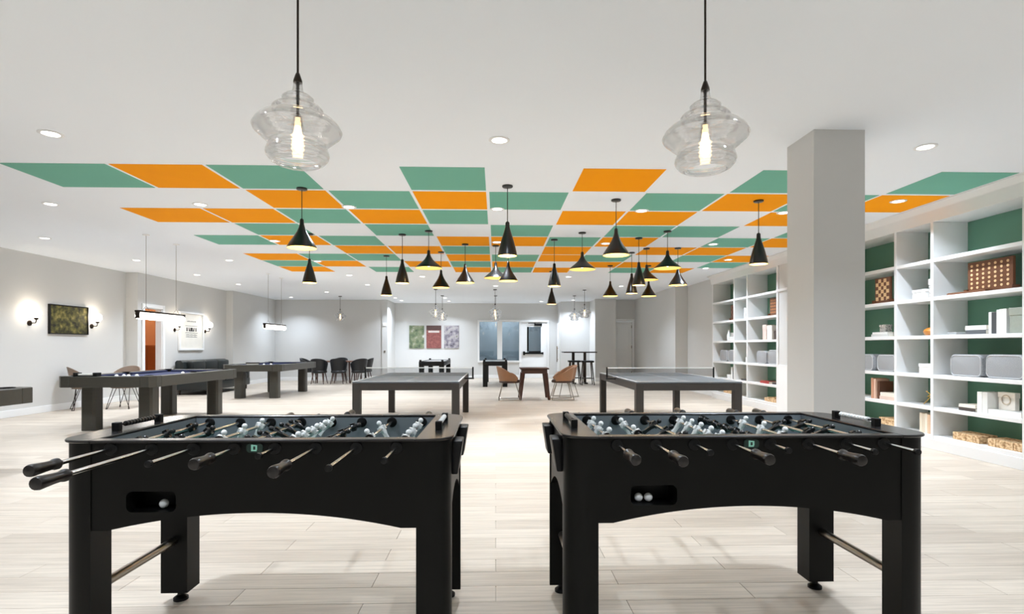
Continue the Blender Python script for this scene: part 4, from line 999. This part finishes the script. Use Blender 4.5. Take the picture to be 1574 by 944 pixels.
# far bookcase: wide bay at the end (12.153 .. 13.36)
board_game(XF + 0.05, 12.42, S[2], 0.24, 0.35, 'dark brown wooden board game at the end bay of the far bookcase', 4, 5, GAMEWOOD, mat('dark_inlay', (70, 44, 32), 0.5), holes=False)
t = thing('white_vase', 'slim white vase on the third tier of the far bookcase end bay', 'vase', (XF + 0.08, 12.72, S[3]))
MB().lathe([(0.03, 0.0), (0.04, 0.03), (0.04, 0.12), (0.02, 0.19), (0.018, 0.23), (0.024, 0.24)], 16).build('body', WHITEP, t)
MB().lathe([(0.024, 0.24), (0.026, 0.246), (0.018, 0.25)], 16).build('rim', WHITEP, t)
gift_box(XF, 12.42, S[3], 0.2, 0.26, 0.09, WHITEC, 'low white box on the third tier of the far bookcase end bay')
gift_box(XF + 0.02, 12.40, S[3] + 0.09, 0.16, 0.18, 0.09, PATT, 'dark patterned box on the low white box in the far bookcase end bay')
felt_bin(XF, 12.83, S[4], 0.40, 0.26, 0.3, 'grey felt bin in the far bookcase end bay, the one by the wall')
felt_bin(XF, 12.38, S[4], 0.38, 0.27, 0.3, 'grey felt bin in the far bookcase end bay, the one by the middle bay')
gift_box(XF, 12.55, S[5], 0.18, 0.18, 0.09, WHITEC, 'small white box on the fifth tier of the far bookcase end bay')
book(XF, 12.38, S[5], 0.2, 0.07, 0.27, (238, 238, 236), 'white upright book on the fifth tier of the far bookcase end bay')
book(XF, 12.29, S[5], 0.2, 0.06, 0.27, (36, 34, 34), 'black upright book on the fifth tier of the far bookcase end bay')
gift_box(XF, 12.6, S[6], 0.22, 0.5, 0.09, CORK, 'low cork box on the bottom tier of the far bookcase end bay')
# far bookcase: narrow middle bay (11.515 .. 12.153)
for i, (y, h) in enumerate(((11.80, 0.24), (11.62, 0.22))):
    t = thing('pillar_candle', ('taller white pillar candle in the middle bay of the far bookcase', 'shorter white pillar candle in the middle bay of the far bookcase')[i], 'candle', (XF + 0.06, y, S[2]), 0, 'white pillar candles')
    MB().lathe([(0.034, 0.0), (0.036, 0.004), (0.036, h - 0.006), (0.03, h), (0.001, h - 0.004)], 16).build('wax', WHITEP, t)
    MB().cyl((0, 0, h - 0.005), (0, 0, h + 0.014), 0.002, seg=6).build('wick', RUBBER, t)
t = thing('black_sculpture', 'black looped sculpture in the middle bay of the far bookcase', 'ornament', (XF + 0.12, 11.70, S[3]))
MB().box(-0.06, 0.06, -0.08, 0.08, 0, 0.025).build('base', RUBBER, t, bevel=0.004)
pts = [(0, 0.09 * math.cos(a) * (1 + 0.3 * math.sin(2 * a)), 0.125 + 0.10 * math.sin(a)) for a in [2 * PI * i / 16 for i in range(17)]]
MB().tube(pts, 0.026, 8).build('loop', RUBBER, t)
gift_box(XF, 11.62, S[4], 0.14, 0.14, 0.12, WHITEC, 'small white box on the fourth tier of the far bookcase middle bay')
book(XF, 11.75, S[5], 0.2, 0.30, 0.04, (70, 66, 62), 'dark flat book on the fifth tier of the far bookcase middle bay', flat=True)
# far bookcase: wide bay by the niche (10.272 .. 11.515)
board_game(XF + 0.08, 10.56, S[2], 0.46, 0.36, 'brown wooden board game with tan pattern in the far bookcase', 6, 5, GAMEWOOD, mat('tan_inlay', (190, 130, 84), 0.5))
gift_box(XF, 10.86, S[3], 0.18, 0.16, 0.30, mat('pink_card', (214, 190, 180), 0.6, vary=0.12, scale=25), 'tall pinkish box on the third tier of the far bookcase')
gift_box(XF, 10.66, S[3], 0.18, 0.2, 0.28, IVORY, 'tall ivory box on the third tier of the far bookcase')
gift_box(XF + 0.02, 10.42, S[3], 0.18, 0.2, 0.17, mat('brown_card', (70, 56, 50), 0.6), 'dark brown box on the third tier of the far bookcase')
felt_bin(XF, 10.98, S[4], 0.40, 0.26, 0.3, 'pale grey felt bin in the far bookcase, second bin from the middle bay divider')
felt_bin(XF, 10.52, S[4], 0.38, 0.28, 0.3, 'pale grey felt bin in the far bookcase, next to the niche')
book(XF, 10.85, S[5], 0.24, 0.36, 0.05, (150, 44, 38), 'red flat game box on the fifth tier of the far bookcase', flat=True, cat='game box')
book(XF + 0.04, 10.47, S[5], 0.22, 0.30, 0.035, (62, 48, 42), 'dark brown flat game box beside the red one', flat=True, cat='game box')
t = thing('wooden_puzzle', 'light wooden block puzzle on the bottom tier of the far bookcase', 'puzzle', (XF, 10.62, S[6]), 0, 'wooden block puzzles')
for a in range(5): MB().box(0.0, 0.2, -0.24 + 0.096 * a, -0.24 + 0.096 * a + 0.09, 0, 0.07 + 0.02 * (a % 2)).build('block', CORK, t, bevel=0.004, bseg=1)

# ------------------------------------------------------------------ unseen lamps added to brighten the rooms behind the openings
t = thing('corridor_fill_lamp', 'unseen ceiling lamp added to brighten the corridor behind the back window', 'ceiling lamp', (0.2, 23.3, CEIL))
MB().lathe([(0.16, 0.0), (0.15, -0.05), (0.001, -0.07)], 20).build('diffuser', emit_mat('lamp_white', (255, 250, 242), 6.0), t)
MB().lathe([(0.17, 0.0), (0.17, -0.015), (0.16, -0.018)], 20).build('ring', TRIM, t)
lamp('corridor_fill_light', 'POINT', t, (0, 0, -0.16), 75, (250, 250, 250), 0.08)
t = thing('side_room_fill_lamp', 'unseen warm ceiling lamp added to light the room beyond the doorway', 'ceiling lamp', (-9.6, 14.0, CEIL))
MB().lathe([(0.16, 0.0), (0.15, -0.05), (0.001, -0.07)], 20).build('diffuser', emit_mat('lamp_white', (255, 250, 242), 6.0), t)
MB().lathe([(0.17, 0.0), (0.17, -0.015), (0.16, -0.018)], 20).build('ring', TRIM, t)
lamp('side_room_fill_light', 'POINT', t, (0, 0, -0.16), 16, (255, 210, 160), 0.08)
